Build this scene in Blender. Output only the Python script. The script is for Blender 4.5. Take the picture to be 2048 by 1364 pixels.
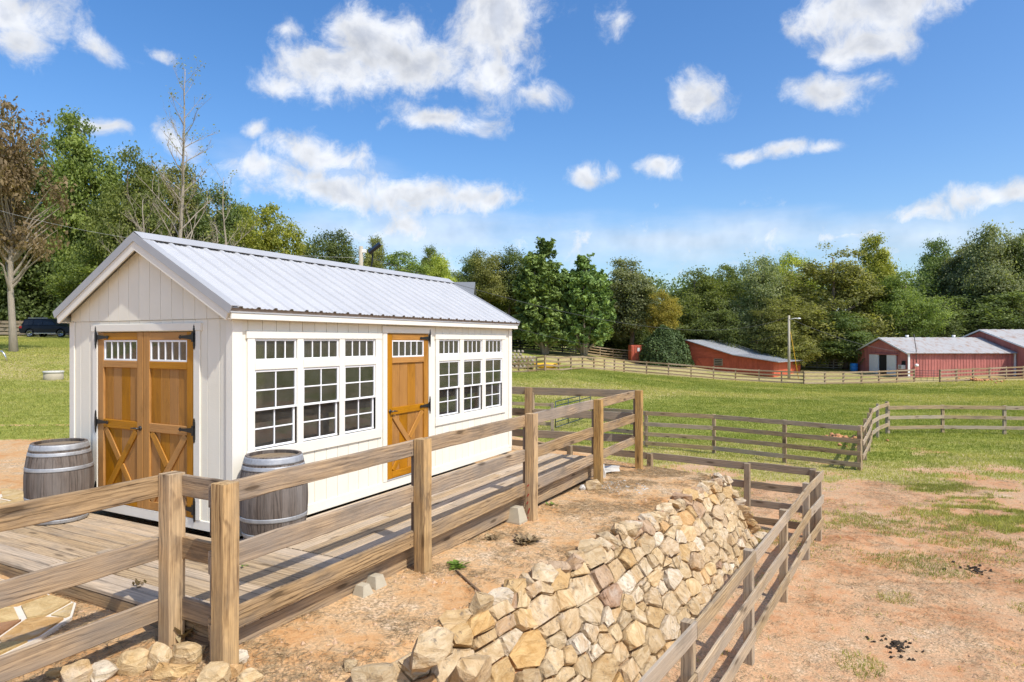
import bpy, bmesh, math, random
import numpy as np
from mathutils import Vector, Matrix, noise as mnoise

R = math.radians
for _o in list(bpy.data.objects):
    bpy.data.objects.remove(_o)
scene = bpy.context.scene
col = scene.collection

# ------------------------------------------------------------------ camera
EYE = 2.16                 # eye height above the deck boards (deck top is z = 0)
F = 1313.0                 # focal length in pixels of a 2048 px wide picture
cam_data = bpy.data.cameras.new('camera')
cam_data.sensor_width = 36.0
cam_data.lens = F / 2048.0 * 36.0
cam_data.clip_start = 0.05
cam_data.clip_end = 3000.0
cam = bpy.data.objects.new('camera', cam_data)
cam.location = (0, 0, EYE)
cam.rotation_euler = (R(90), 0, 0)
col.objects.link(cam)
scene.camera = cam

# ------------------------------------------------------------------ node helpers
def nd(t, typ, props=None, ins=None):
    n = t.nodes.new(typ)
    for k, v in (props or {}).items():
        setattr(n, k, v)
    for k, v in (ins or {}).items():
        s = n.inputs[k]
        if isinstance(v, bpy.types.NodeSocket):
            t.links.new(v, s)
        else:
            s.default_value = v
    return n

def ramp(t, fac, stops, interp='LINEAR'):
    n = t.nodes.new('ShaderNodeValToRGB')
    cr = n.color_ramp
    cr.interpolation = interp
    while len(cr.elements) < len(stops):
        cr.elements.new(0.5)
    for e, (p, c) in zip(cr.elements, stops):
        e.position = p
        if not isinstance(c, (tuple, list)):
            c = (c, c, c)
        e.color = (c[0], c[1], c[2], 1)
    t.links.new(fac, n.inputs[0])
    return n.outputs[0]

def math_(t, op, a, b=None, c=None, clamp=False):
    n = t.nodes.new('ShaderNodeMath')
    n.operation = op
    n.use_clamp = clamp
    for i, v in enumerate((a, b, c)):
        if v is None:
            continue
        if isinstance(v, bpy.types.NodeSocket):
            t.links.new(v, n.inputs[i])
        else:
            n.inputs[i].default_value = v
    return n.outputs[0]

def mixc(t, fac, a, b, mode='MIX'):
    n = t.nodes.new('ShaderNodeMix')
    n.data_type = 'RGBA'
    n.blend_type = mode
    n.clamp_factor = True
    for s, v in ((n.inputs[0], fac), (n.inputs[6], a), (n.inputs[7], b)):
        if isinstance(v, bpy.types.NodeSocket):
            t.links.new(v, s)
        elif isinstance(v, (tuple, list)):
            s.default_value = (v[0], v[1], v[2], 1)
        else:
            s.default_value = v
    return n.outputs[2]

def noise_(t, vec, scale, detail=4.0, rough=0.55, dist=0.0):
    return nd(t, 'ShaderNodeTexNoise', {}, {'Vector': vec, 'Scale': scale, 'Detail': detail,
                                           'Roughness': rough, 'Distortion': dist}).outputs[0]

# ------------------------------------------------------------------ sky and sun
SUN = Vector((0.3075, -0.292, 0.57)).normalized()
world = bpy.data.worlds.new('World')
scene.world = world
world.use_nodes = True
wt = world.node_tree
wt.nodes.clear()
sky = nd(wt, 'ShaderNodeTexSky', {'sky_type': 'NISHITA', 'sun_disc': False,
                                  'sun_elevation': math.asin(SUN.z),
                                  'sun_rotation': math.atan2(SUN.x, SUN.y),
                                  'altitude': 300.0, 'air_density': 1.0,
                                  'dust_density': 2.2, 'ozone_density': 2.2})

blue = nd(wt, 'ShaderNodeHueSaturation', {}, {'Hue': 0.504, 'Saturation': 1.31, 'Value': 1.27, 'Color': sky.outputs[0]}).outputs[0]
SKY_STRENGTH = 0.15
tcw = nd(wt, 'ShaderNodeTexCoord').outputs['Generated']

def px_dir(px, py):
    return Vector(((px - 1024.0) / F, 1.0, (682.0 - py) / F)).normalized()

warp = nd(wt, 'ShaderNodeTexNoise', {}, {'Vector': tcw, 'Scale': 10.0, 'Detail': 2.0, 'Roughness': 0.5})
w1 = nd(wt, 'ShaderNodeVectorMath', {'operation': 'SUBTRACT'}, {0: warp.outputs['Color'], 1: (0.5, 0.5, 0.5)})
w2 = nd(wt, 'ShaderNodeVectorMath', {'operation': 'SCALE'}, {0: w1.outputs[0], 'Scale': 0.07})
wdir = nd(wt, 'ShaderNodeVectorMath', {'operation': 'ADD'}, {0: tcw, 1: w2.outputs[0]}).outputs[0]
# scattered fair-weather clouds: (x, y, half width, half height, weight), directions on the sky dome
CLOUDS = [(20, 20, 140, 70, 1.1), (45, 100, 60, 55, 1.0), (195, 115, 62, 36, .85), (310, 105, 34, 14, .5),
          (560, 172, 80, 40, 1.0), (640, 130, 110, 66, 1.2), (750, 75, 120, 80, 1.3), (840, 130, 120, 72, 1.2),
          (1005, 45, 115, 100, 1.3), (985, 150, 70, 66, 1.0), (1070, 190, 62, 28, .9), (880, 242, 118, 32, 1.1),
          (700, 160, 140, 46, 1.0), (800, 210, 60, 30, .7), (590, 55, 60, 24, .6), (1228, 50, 32, 44, .8), (1388, 190, 60, 48, 1.0),
          (1750, 15, 200, 70, 1.3), (1720, 85, 110, 50, 1.2), (1655, 192, 78, 42, 1.1), (1735, 168, 44, 28, .65),
          (1500, 312, 42, 18, .95), (1570, 302, 64, 19, .95), (1645, 296, 42, 14, .85), (1160, 347, 40, 24, 1.05),
          (1228, 347, 28, 14, .55), (1325, 342, 60, 24, 1.05), (510, 335, 100, 34, .75), (650, 312, 140, 40, 1.05),
          (600, 350, 150, 28, .7), (495, 262, 36, 20, .9), (350, 275, 62, 40, .95), (205, 247, 58, 20, .85),
          (320, 340, 70, 36, .7), (690, 385, 200, 46, 1.0), (850, 395, 200, 50, 1.1), (985, 398, 64, 34, .85),
          (760, 455, 240, 30, .6), (1850, 425, 95, 30, .95), (1960, 400, 105, 34, 1.05), (1700, 462, 80, 16, .55),
          (2060, 395, 60, 32, .85), (1150, 480, 320, 44, .36), (1550, 490, 300, 40, .34), (800, 510, 320, 44, .45), (1900, 500, 220, 36, .34)]
mask = None
for (cx, cy, rx, ry, wgt) in CLOUDS:
    d = px_dir(cx, cy)
    c = 1.0 / math.sqrt(1 + ((cx - 1024) / F) ** 2 + ((682 - cy) / F) ** 2)
    mp = nd(wt, 'ShaderNodeMapping', {'vector_type': 'TEXTURE'},
            {'Vector': wdir, 'Location': d, 'Rotation': (math.asin(d.z), 0, -math.atan2(d.x, d.y)),
             'Scale': (1.22 * rx / F * c ** 1.5, 2.0, 1.22 * ry / F * c ** 1.2)})
    ln = nd(wt, 'ShaderNodeVectorMath', {'operation': 'LENGTH'}, {0: mp.outputs[0]}).outputs['Value']
    v = math_(wt, 'MULTIPLY_ADD', ln, -wgt, wgt)
    mask = v if mask is None else math_(wt, 'SMOOTH_MAX', mask, v, 0.2)
# the same kind of cloud goes on over the rest of the dome
gen = noise_(wt, tcw, 3.2, 4.0, 0.55)
gen = math_(wt, 'MULTIPLY_ADD', gen, 5.0, -2.9)
sx = nd(wt, 'ShaderNodeSeparateXYZ', {}, {0: tcw})
inside = math_(wt, 'MULTIPLY', math_(wt, 'GREATER_THAN', sx.outputs[1], 0.55), math_(wt, 'LESS_THAN', sx.outputs[2], 0.47))
gen = math_(wt, 'MULTIPLY_ADD', inside, -3.0, gen)
mask = math_(wt, 'MAXIMUM', mask, math_(wt, 'MINIMUM', gen, 0.9))
f1 = noise_(wt, wdir, 16.0, 10.0, 0.68)
offd = nd(wt, 'ShaderNodeVectorMath', {'operation': 'ADD'}, {0: tcw, 1: (0.012, -0.006, 0.022)}).outputs[0]
g1 = noise_(wt, tcw, 20.0, 3.0, 0.55)
g2 = noise_(wt, offd, 20.0, 3.0, 0.55)
dens = math_(wt, 'MULTIPLY_ADD', math_(wt, 'SUBTRACT', f1, 0.5), 2.3, math_(wt, 'MAXIMUM', mask, -0.6))
alpha = nd(wt, 'ShaderNodeMapRange', {'interpolation_type': 'SMOOTHSTEP'},
           {'Value': dens, 'From Min': 0.08, 'From Max': 0.95}).outputs[0]
veil = None
for (cx, cy, rx, ry, wgt) in ((800, 470, 480, 70, 1.0), (620, 350, 220, 60, .7), (1350, 480, 480, 60, .8), (1850, 470, 340, 60, .8)):
    d = px_dir(cx, cy)
    mp = nd(wt, 'ShaderNodeMapping', {'vector_type': 'TEXTURE'},
            {'Vector': tcw, 'Location': d, 'Rotation': (math.asin(d.z), 0, -math.atan2(d.x, d.y)), 'Scale': (rx / F, 2.0, ry / F)})
    ln = nd(wt, 'ShaderNodeVectorMath', {'operation': 'LENGTH'}, {0: mp.outputs[0]}).outputs['Value']
    v = math_(wt, 'MULTIPLY_ADD', ln, -wgt, wgt)
    veil = v if veil is None else math_(wt, 'SMOOTH_MAX', veil, v, 0.3)
stre = noise_(wt, nd(wt, 'ShaderNodeMapping', {}, {'Vector': tcw, 'Scale': (1.0, 1.0, 3.5)}).outputs[0], 5.0, 5.0, 0.55)
va = nd(wt, 'ShaderNodeMapRange', {'interpolation_type': 'SMOOTHSTEP'},
        {'Value': math_(wt, 'MULTIPLY_ADD', math_(wt, 'SUBTRACT', stre, 0.5), 1.2, veil), 'From Min': 0.0, 'From Max': 0.9, 'To Max': 0.55}).outputs[0]
alpha = math_(wt, 'MAXIMUM', alpha, va)
relief = math_(wt, 'MULTIPLY_ADD', math_(wt, 'SUBTRACT', g1, g2), 0.75, 0.97)
thick = nd(wt, 'ShaderNodeMapRange', {'interpolation_type': 'SMOOTHSTEP'},
           {'Value': dens, 'From Min': 0.6, 'From Max': 1.5}).outputs[0]
ccol = mixc(wt, thick, (6.0, 6.05, 6.15), (4.15, 4.4, 4.95))
ccol = mixc(wt, 1.0, ccol, nd(wt, 'ShaderNodeCombineXYZ', {}, {0: relief, 1: relief, 2: relief}).outputs[0], 'MULTIPLY')
skyc = mixc(wt, math_(wt, 'MULTIPLY', alpha, 0.93), blue, ccol)
bg = nd(wt, 'ShaderNodeBackground', {}, {'Color': skyc, 'Strength': SKY_STRENGTH})
wo = nd(wt, 'ShaderNodeOutputWorld', {}, {'Surface': bg.outputs[0]})

sl = bpy.data.lights.new('sun', 'SUN')
sl.energy = 4.2
sl.angle = R(0.53)
sl.color = (1.0, 0.955, 0.88)
sun = bpy.data.objects.new('sun', sl)
sun.rotation_euler = (-SUN).to_track_quat('-Z', 'Y').to_euler()
sun.location = (20, -20, 40)
col.objects.link(sun)

vs = scene.view_settings
vs.view_transform = 'Standard'
vs.look = 'None'
vs.gamma = 1.0
vs.use_curve_mapping = False
vs.exposure = 0.12
scene.cycles.max_bounces = 8
scene.cycles.transparent_max_bounces = 12

# ------------------------------------------------------------------ object helpers
WM = {}
I4 = Matrix.Identity(4)

def link(o, parent=None, M=None):
    col.objects.link(o)
    M = M or I4
    if parent is not None:
        o.parent = parent
        o.matrix_parent_inverse = WM[parent.name].inverted()
    o.matrix_basis = M
    WM[o.name] = M.copy()
    return o

def tag(o, label, cat, group=None):
    o['label'] = label
    o['category'] = cat
    if group:
        o['group'] = group
    return o

def thing(name, label, cat, loc=(0, 0, 0), group=None, rotz=0.0, scale=(1, 1, 1)):
    o = bpy.data.objects.new(name, None)
    o.empty_display_size = 0.2
    M = Matrix.LocRotScale(Vector(loc), Matrix.Rotation(rotz, 3, 'Z').to_quaternion(), Vector(scale))
    link(o, None, M)
    return tag(o, label, cat, group)

def mesh_np(name, V, Fc, mat=None, smooth=False):
    me = bpy.data.meshes.new(name)
    me.from_pydata([tuple(v) for v in V], [], [tuple(f) for f in Fc])
    if mat is not None:
        me.materials.append(mat)
    if smooth:
        me.polygons.foreach_set('use_smooth', [True] * len(me.polygons))
    me.update()
    return me

def obj(name, me, parent=None, M=None, kind=None):
    o = bpy.data.objects.new(name, me)
    link(o, parent, M)
    if kind:
        o['kind'] = kind
    return o

def frame(o, x, y, z):
    """matrix with the given axes and origin"""
    M = Matrix.Identity(4)
    for i, a in enumerate((x, y, z)):
        for r in range(3):
            M[r][i] = a[r]
    for r in range(3):
        M[r][3] = o[r]
    return M

rng = random.Random(7)
_bc = {}
def board_mesh(L, w, t, mat, ch=0.004, jit=0.0, seg=1, variant=0):
    """a beam along local X (0..L), width in Y, thickness in Z, chamfered edges, slightly uneven"""
    key = (round(L, 3), round(w, 3), round(t, 3), mat.name, ch, jit, seg, variant)
    if key in _bc:
        return _bc[key]
    c = min(ch, w * 0.3, t * 0.3)
    hw, ht = w / 2, t / 2
    prof = [(hw - c, -ht), (hw, -ht + c), (hw, ht - c), (hw - c, ht), (-hw + c, ht), (-hw, ht - c), (-hw, -ht + c), (-hw + c, -ht)]
    V, Fc = [], []
    r = random.Random(variant * 31 + 5)
    by = bz = 0.0
    for i in range(seg + 1):
        x = L * i / seg
        if jit:
            by = r.uniform(-jit, jit)
            bz = r.uniform(-jit, jit) * 0.6
        for (y, z) in prof:
            jy = r.uniform(-jit, jit) * 0.5 if jit else 0
            jz = r.uniform(-jit, jit) * 0.5 if jit else 0
            V.append((x, y + by + jy, z + bz + jz))
    for i in range(seg):
        for k in range(8):
            a = i * 8 + k
            b = i * 8 + (k + 1) % 8
            Fc.append((a, b, b + 8, a + 8))
    Fc.append(tuple(range(7, -1, -1)))
    Fc.append(tuple(range(seg * 8, seg * 8 + 8)))
    me = mesh_np('board', V, Fc, mat)
    _bc[key] = me
    return me

def board(name, p0, p1, w, t, nrm, mat, parent, ch=0.004, jit=0.0, seg=1, variant=None, kind=None):
    p0, p1, nrm = Vector(p0), Vector(p1), Vector(nrm)
    x = p1 - p0
    L = x.length
    x.normalize()
    y = nrm.cross(x).normalized()
    z = x.cross(y).normalized()
    if variant is None:
        variant = rng.randrange(6) if jit else 0
    return obj(name, board_mesh(L, w, t, mat, ch, jit, seg, variant), parent, frame(p0, x, y, z), kind)

def box(name, c0, c1, mat, parent=None, ch=0.004, M=None):
    """axis-aligned chamfered box between two corners"""
    c0, c1 = Vector(c0), Vector(c1)
    m = board_mesh(abs(c1.x - c0.x), abs(c1.y - c0.y), abs(c1.z - c0.z), mat, ch)
    T = Matrix.Translation((min(c0.x, c1.x), (c0.y + c1.y) / 2, (c0.z + c1.z) / 2))
    return obj(name, m, parent, (M or I4) @ T)

def prism_mesh(name, poly, d0, d1, mat):
    n = len(poly)
    V = [(p[0], p[1], d0) for p in poly] + [(p[0], p[1], d1) for p in poly]
    Fc = [tuple(range(n - 1, -1, -1)), tuple(range(n, 2 * n))]
    for i in range(n):
        j = (i + 1) % n
        Fc.append((i, j, n + j, n + i))
    return mesh_np(name, V, Fc, mat)

def tube_geo(pts, rads, ns=6, V=None, Fc=None, cap=True):
    V = [] if V is None else V
    Fc = [] if Fc is None else Fc
    pts = [Vector(p) for p in pts]
    prev = None
    base = len(V)
    for i, p in enumerate(pts):
        a = pts[max(i - 1, 0)]
        b = pts[min(i + 1, len(pts) - 1)]
        t = (b - a).normalized()
        if prev is None:
            ref = Vector((0, 0, 1)) if abs(t.z) < 0.9 else Vector((1, 0, 0))
            u = t.cross(ref).normalized()
        else:
            u = (prev - t * prev.dot(t)).normalized()
        prev = u
        w = t.cross(u)
        for k in range(ns):
            an = 2 * math.pi * k / ns
            V.append(tuple(p + (u * math.cos(an) + w * math.sin(an)) * rads[i]))
    for i in range(len(pts) - 1):
        for k in range(ns):
            a = base + i * ns + k
            b = base + i * ns + (k + 1) % ns
            Fc.append((a, b, b + ns, a + ns))
    if cap:
        Fc.append(tuple(base + k for k in range(ns - 1, -1, -1)))
        e = base + (len(pts) - 1) * ns
        Fc.append(tuple(e + k for k in range(ns)))
    return V, Fc

def tube(name, pts, rads, mat, parent=None, ns=8, smooth=True, M=None):
    if not isinstance(rads, (list, tuple)):
        rads = [rads] * len(pts)
    V, Fc = tube_geo(pts, rads, ns)
    return obj(name, mesh_np(name, V, Fc, mat, smooth), parent, M)

def lathe_mesh(name, prof, mat, ns=32, smooth=True, closed=False):
    V, Fc = [], []
    for (r, z) in prof:
        for k in range(ns):
            a = 2 * math.pi * k / ns
            V.append((r * math.cos(a), r * math.sin(a), z))
    n = len(prof)
    for i in range(n if closed else n - 1):
        i2 = (i + 1) % n
        for k in range(ns):
            k2 = (k + 1) % ns
            Fc.append((i * ns + k, i * ns + k2, i2 * ns + k2, i2 * ns + k))
    if not closed:
        Fc.append(tuple(range(ns - 1, -1, -1)))
        Fc.append(tuple((n - 1) * ns + k for k in range(ns)))
    return mesh_np(name, V, Fc, mat, smooth)

def quad_mesh_fast(name, V, nper, mat, colors=None):
    """V: (n, nper, 3) array of separate little polygons; colors: (n,) float stored as point attribute 'tone'"""
    n = V.shape[0]
    me = bpy.data.meshes.new(name)
    me.vertices.add(n * nper)
    me.vertices.foreach_set('co', V.reshape(-1).astype(np.float32))
    me.loops.add(n * nper)
    me.loops.foreach_set('vertex_index', np.arange(n * nper, dtype=np.int32))
    me.polygons.add(n)
    me.polygons.foreach_set('loop_start', np.arange(0, n * nper, nper, dtype=np.int32))
    if colors is not None:
        at = me.attributes.new('tone', 'FLOAT', 'POINT')
        at.data.foreach_set('value', np.repeat(colors, nper).astype(np.float32))
    me.materials.append(mat)
    me.update()
    me.validate()
    return me
# ------------------------------------------------------------------ materials
def newmat(name):
    m = bpy.data.materials.new(name)
    m.use_nodes = True
    t = m.node_tree
    t.nodes.clear()
    out = t.nodes.new('ShaderNodeOutputMaterial')
    b = t.nodes.new('ShaderNodeBsdfPrincipled')
    t.links.new(b.outputs[0], out.inputs[0])
    return m, t, b

def setin(t, b, **k):
    names = {'color': 'Base Color', 'rough': 'Roughness', 'metal': 'Metallic', 'normal': 'Normal', 'spec': 'Specular IOR Level'}
    for a, v in k.items():
        s = b.inputs[names[a]]
        if isinstance(v, bpy.types.NodeSocket):
            t.links.new(v, s)
        elif a == 'color':
            s.default_value = (v[0], v[1], v[2], 1)
        else:
            s.default_value = v

def bump(t, h, strength, dist=0.01):
    return nd(t, 'ShaderNodeBump', {}, {'Height': h, 'Strength': strength, 'Distance': dist}).outputs[0]

def objvec(t, amount=40.0):
    tc = nd(t, 'ShaderNodeTexCoord').outputs['Object']
    rnd = nd(t, 'ShaderNodeObjectInfo').outputs['Random']
    cv = nd(t, 'ShaderNodeCombineXYZ', {}, {0: math_(t, 'MULTIPLY', rnd, amount), 1: math_(t, 'MULTIPLY', rnd, amount * 1.7),
                                            2: math_(t, 'MULTIPLY', rnd, amount * 0.6)}).outputs[0]
    return nd(t, 'ShaderNodeVectorMath', {'operation': 'ADD'}, {0: tc, 1: cv}).outputs[0], rnd

def scaled(t, v, s):
    return nd(t, 'ShaderNodeMapping', {}, {'Vector': v, 'Scale': s}).outputs[0]

def wood(name, light, dark, grey, gamt=0.5, rough=0.85, knots=True, vary=0.25, grain=1.0):
    m, t, b = newmat(name)
    v, rnd = objvec(t)
    wv = noise_(t, scaled(t, v, (0.5, 6 * grain, 6 * grain)), 2.0, 5.0, 0.6, 1.0)
    rings = nd(t, 'ShaderNodeTexWave', {'wave_type': 'BANDS', 'bands_direction': 'Y'},
               {'Vector': scaled(t, v, (0.30, 1.0 * grain, 0.5 * grain)), 'Scale': 9.0, 'Distortion': 11.0, 'Detail': 4.0,
                'Detail Scale': 0.5, 'Detail Roughness': 0.6}).outputs['Fac']
    rings = ramp(t, rings, [(0.0, 0.0), (0.22, 0.72), (1.0, 1.0)])
    brk = ramp(t, noise_(t, scaled(t, v, (0.9, 3.0, 3.0)), 1.6, 4.0, 0.6), [(0.40, 0.0), (0.60, 1.0)])
    rings = mixc(t, brk, rings, (0.75, 0.75, 0.75))
    fine = ramp(t, noise_(t, scaled(t, v, (1.0, 50 * grain, 50 * grain)), 2.0, 5.0, 0.7), [(0.36, 0.0), (0.6, 1.0)])
    g = math_(t, 'MULTIPLY_ADD', rings, 0.30, math_(t, 'MULTIPLY_ADD', wv, 0.46, math_(t, 'MULTIPLY', fine, 0.26)))
    c = ramp(t, g, [(0.33, dark), (0.53, tuple((a + d) / 2 for a, d in zip(light, dark))), (0.74, light)])
    pat = noise_(t, scaled(t, v, (1.0, 3.5, 3.5)), 1.3, 5.0, 0.6)
    gf = nd(t, 'ShaderNodeMapRange', {}, {'Value': math_(t, 'MULTIPLY_ADD', rnd, 0.22, pat), 'From Min': 0.48, 'From Max': 0.78,
                                         'To Max': gamt}).outputs[0]
    gc = mixc(t, g, tuple(0.6 * x for x in grey), grey)
    c = mixc(t, gf, c, gc)
    st = noise_(t, scaled(t, v, (0.8, 2.2, 2.2)), 2.1, 6.0, 0.65)
    c = mixc(t, ramp(t, st, [(0.52, 0.0), (0.68, 0.6)]), c, tuple(0.5 * x for x in grey))
    if knots:
        vo = nd(t, 'ShaderNodeTexVoronoi', {'voronoi_dimensions': '2D'}, {'Vector': scaled(t, v, (0.75, 3.1, 3.1)), 'Scale': 1.0, 'Randomness': 1.0}).outputs['Distance']
        kf = ramp(t, vo, [(0.0, 1.0), (0.045, 0.95), (0.06, 0.45), (0.10, 0.0)])
        c = mixc(t, math_(t, 'MULTIPLY', kf, 0.75), c, tuple(0.5 * x for x in dark))
        g = math_(t, 'SUBTRACT', g, math_(t, 'MULTIPLY', kf, 0.3))
    hv = nd(t, 'ShaderNodeHueSaturation', {}, {'Color': c, 'Value': math_(t, 'MULTIPLY_ADD', rnd, vary, 1.0 - vary * 0.55),
                                              'Saturation': math_(t, 'MULTIPLY_ADD', rnd, -0.2, 1.08)}).outputs[0]
    setin(t, b, color=hv, rough=rough, normal=bump(t, g, 0.55, 0.006), spec=0.25)
    return m

def plain(name, color, rough=0.6, metal=0.0, var=0.12, nscale=6.0, bumpamt=0.15, spec=0.4, streak=None, bdist=0.004):
    m, t, b = newmat(name)
    v, rnd = objvec(t, 11.0)
    vv = scaled(t, v, streak) if streak else v
    n1 = noise_(t, vv, nscale, 6.0, 0.6)
    n2 = noise_(t, vv, nscale * 9, 3.0, 0.6)
    k = math_(t, 'MULTIPLY_ADD', n1, 2 * var, 1.0 - var)
    k = math_(t, 'MULTIPLY_ADD', n2, var, math_(t, 'SUBTRACT', k, var / 2))
    c = mixc(t, 1.0, color, nd(t, 'ShaderNodeCombineXYZ', {}, {0: k, 1: k, 2: k}).outputs[0], 'MULTIPLY')
    setin(t, b, color=c, rough=rough, metal=metal, spec=spec,
          normal=bump(t, math_(t, 'ADD', n1, n2), bumpamt, bdist))
    return m

M = {}
M['fence_wood'] = wood('fence_wood', (0.50, 0.345, 0.19), (0.10, 0.06, 0.03), (0.29, 0.235, 0.18), 0.85)
M['post_wood'] = wood('post_wood', (0.62, 0.40, 0.17), (0.15, 0.08, 0.028), (0.42, 0.31, 0.19), 0.4)
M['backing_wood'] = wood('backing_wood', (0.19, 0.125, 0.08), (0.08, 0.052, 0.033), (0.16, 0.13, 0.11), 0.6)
M['deck_wood'] = wood('deck_wood', (0.58, 0.43, 0.265), (0.21, 0.145, 0.085), (0.44, 0.365, 0.28), 0.6, vary=0.32)
M['paddock_wood'] = wood('paddock_wood', (0.52, 0.385, 0.225), (0.15, 0.10, 0.052), (0.40, 0.325, 0.235), 0.85)
M['grey_wood'] = wood('grey_wood', (0.40, 0.30, 0.19), (0.14, 0.10, 0.06), (0.33, 0.275, 0.205), 0.8)
M['far_fence'] = wood('far_fence', (0.42, 0.30, 0.17), (0.22, 0.15, 0.085), (0.34, 0.28, 0.2), 0.5, knots=False)
M['black_fence'] = wood('black_fence', (0.035, 0.035, 0.035), (0.015, 0.015, 0.015), (0.05, 0.05, 0.05), 0.5, knots=False)
M['pale_fence'] = wood('pale_fence', (0.5, 0.46, 0.38), (0.3, 0.26, 0.2), (0.5, 0.47, 0.42), 0.5, knots=False)
M['door_stain'] = wood('door_stain', (0.52, 0.235, 0.028), (0.31, 0.125, 0.013), (0.45, 0.195, 0.022), 0.5, rough=0.5, knots=False, vary=0.12, grain=2.0)
M['door_panel'] = wood('door_panel', (0.46, 0.205, 0.024), (0.29, 0.115, 0.013), (0.40, 0.17, 0.02), 0.5, rough=0.55, knots=False, vary=0.1, grain=2.5)
M['barrel_oak'] = wood('barrel_oak', (0.17, 0.135, 0.11), (0.042, 0.032, 0.026), (0.25, 0.22, 0.195), 0.8, knots=False, vary=0.4)
M['barrel_head'] = wood('barrel_head', (0.30, 0.23, 0.15), (0.13, 0.09, 0.055), (0.33, 0.28, 0.22), 0.7, knots=False)
M['stud'] = wood('stud', (0.45, 0.31, 0.17), (0.28, 0.18, 0.09), (0.4, 0.3, 0.2), 0.3)
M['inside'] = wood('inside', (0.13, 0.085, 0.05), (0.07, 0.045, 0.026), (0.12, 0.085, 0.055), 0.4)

# cream painted siding: rough sawn, dirt specks, slightly dirty low down
def siding(name, colr):
    m, t, b = newmat(name)
    v, rnd = objvec(t, 9.0)
    n1 = noise_(t, scaled(t, v, (30, 5, 5)), 3.0, 5.0, 0.65)
    n2 = noise_(t, v, 2.2, 5.0, 0.6)
    n3 = noise_(t, v, 60.0, 2.0, 0.6)
    c = mixc(t, ramp(t, n2, [(0.35, 0.0), (0.75, 0.6)]), colr, tuple(a * f for a, f in zip(colr, (0.93, 0.915, 0.87))))
    c = mixc(t, ramp(t, n3, [(0.68, 0.0), (0.8, 0.35)]), c, tuple(a * 0.72 for a in colr))
    c = nd(t, 'ShaderNodeHueSaturation', {}, {'Color': c, 'Value': math_(t, 'MULTIPLY_ADD', rnd, 0.05, 0.97)}).outputs[0]
    setin(t, b, color=c, rough=0.62, spec=0.3, normal=bump(t, math_(t, 'MULTIPLY_ADD', n3, 0.35, n1), 0.35, 0.004))
    return m
M['siding'] = siding('siding', (0.81, 0.775, 0.66))
M['trim'] = siding('trim', (0.80, 0.77, 0.68))
M['vinyl'] = plain('vinyl', (0.84, 0.84, 0.84), 0.35, var=0.03, bumpamt=0.02)
M['white_metal'] = plain('white_metal', (0.78, 0.78, 0.77), 0.5, var=0.1, bumpamt=0.05)
M['iron'] = plain('iron', (0.012, 0.012, 0.013), 0.45, var=0.2, bumpamt=0.2)
M['handle_metal'] = plain('handle_metal', (0.10, 0.09, 0.08), 0.35, 0.8)
M['gate_metal'] = plain('gate_metal', (0.03, 0.05, 0.052), 0.45, 0.2)
M['concrete'] = plain('concrete', (0.42, 0.37, 0.27), 0.9, var=0.2, nscale=9, bumpamt=0.5)
M['white_concrete'] = plain('white_concrete', (0.52, 0.50, 0.45), 0.9, var=0.2, nscale=9, bumpamt=0.5)
M['mortar'] = plain('mortar', (0.66, 0.60, 0.50), 0.95, var=0.15, nscale=10, bumpamt=0.5)
M['rubber'] = plain('rubber', (0.012, 0.012, 0.012), 0.8)
M['chrome'] = plain('chrome', (0.7, 0.7, 0.7), 0.25, 0.9, bumpamt=0.02)
M['yellow_plastic'] = plain('yellow_plastic', (0.75, 0.42, 0.02), 0.45, bumpamt=0.05)
M['blue_plastic'] = plain('blue_plastic', (0.02, 0.20, 0.55), 0.4, bumpamt=0.05)
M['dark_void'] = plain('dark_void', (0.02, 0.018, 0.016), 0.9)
M['wire'] = plain('wire', (0.08, 0.08, 0.08), 0.6)
M['pale_wire'] = plain('pale_wire', (0.45, 0.45, 0.42), 0.6)
M['pole_wood'] = plain('pole_wood', (0.40, 0.36, 0.28), 0.9, var=0.25, nscale=3, streak=(8, 8, 0.6), bumpamt=0.4)
M['dung'] = plain('dung', (0.045, 0.032, 0.02), 0.95, var=0.4, nscale=20, bumpamt=0.8)
M['twig'] = plain('twig', (0.16, 0.10, 0.055), 0.9, var=0.3)
M['shingle'] = plain('shingle', (0.17, 0.18, 0.19), 0.9, var=0.3, nscale=8, bumpamt=0.6, streak=(1, 6, 6))
M['nail'] = plain('nail', (0.05, 0.04, 0.035), 0.6)
M['grey_wall'] = plain('grey_wall', (0.35, 0.34, 0.31), 0.8)
M['flood_lens'] = plain('flood_lens', (0.62, 0.55, 0.36), 0.3)

def hoopmat():
    m, t, b = newmat('galvanised_hoop')
    v, rnd = objvec(t, 9.0)
    n1 = noise_(t, v, 9.0, 6.0, 0.65)
    n2 = noise_(t, scaled(t, v, (14, 14, 1.5)), 2.0, 5.0, 0.6)
    c = mixc(t, ramp(t, n1, [(0.42, 0.0), (0.68, 1.0)]), (0.40, 0.415, 0.43), (0.27, 0.285, 0.305))
    c = mixc(t, ramp(t, n2, [(0.6, 0.0), (0.78, 0.75)]), c, (0.19, 0.14, 0.10))
    setin(t, b, color=c, rough=0.55, metal=0.35, normal=bump(t, n1, 0.15, 0.004))
    return m
M['hoop'] = hoopmat()

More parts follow.
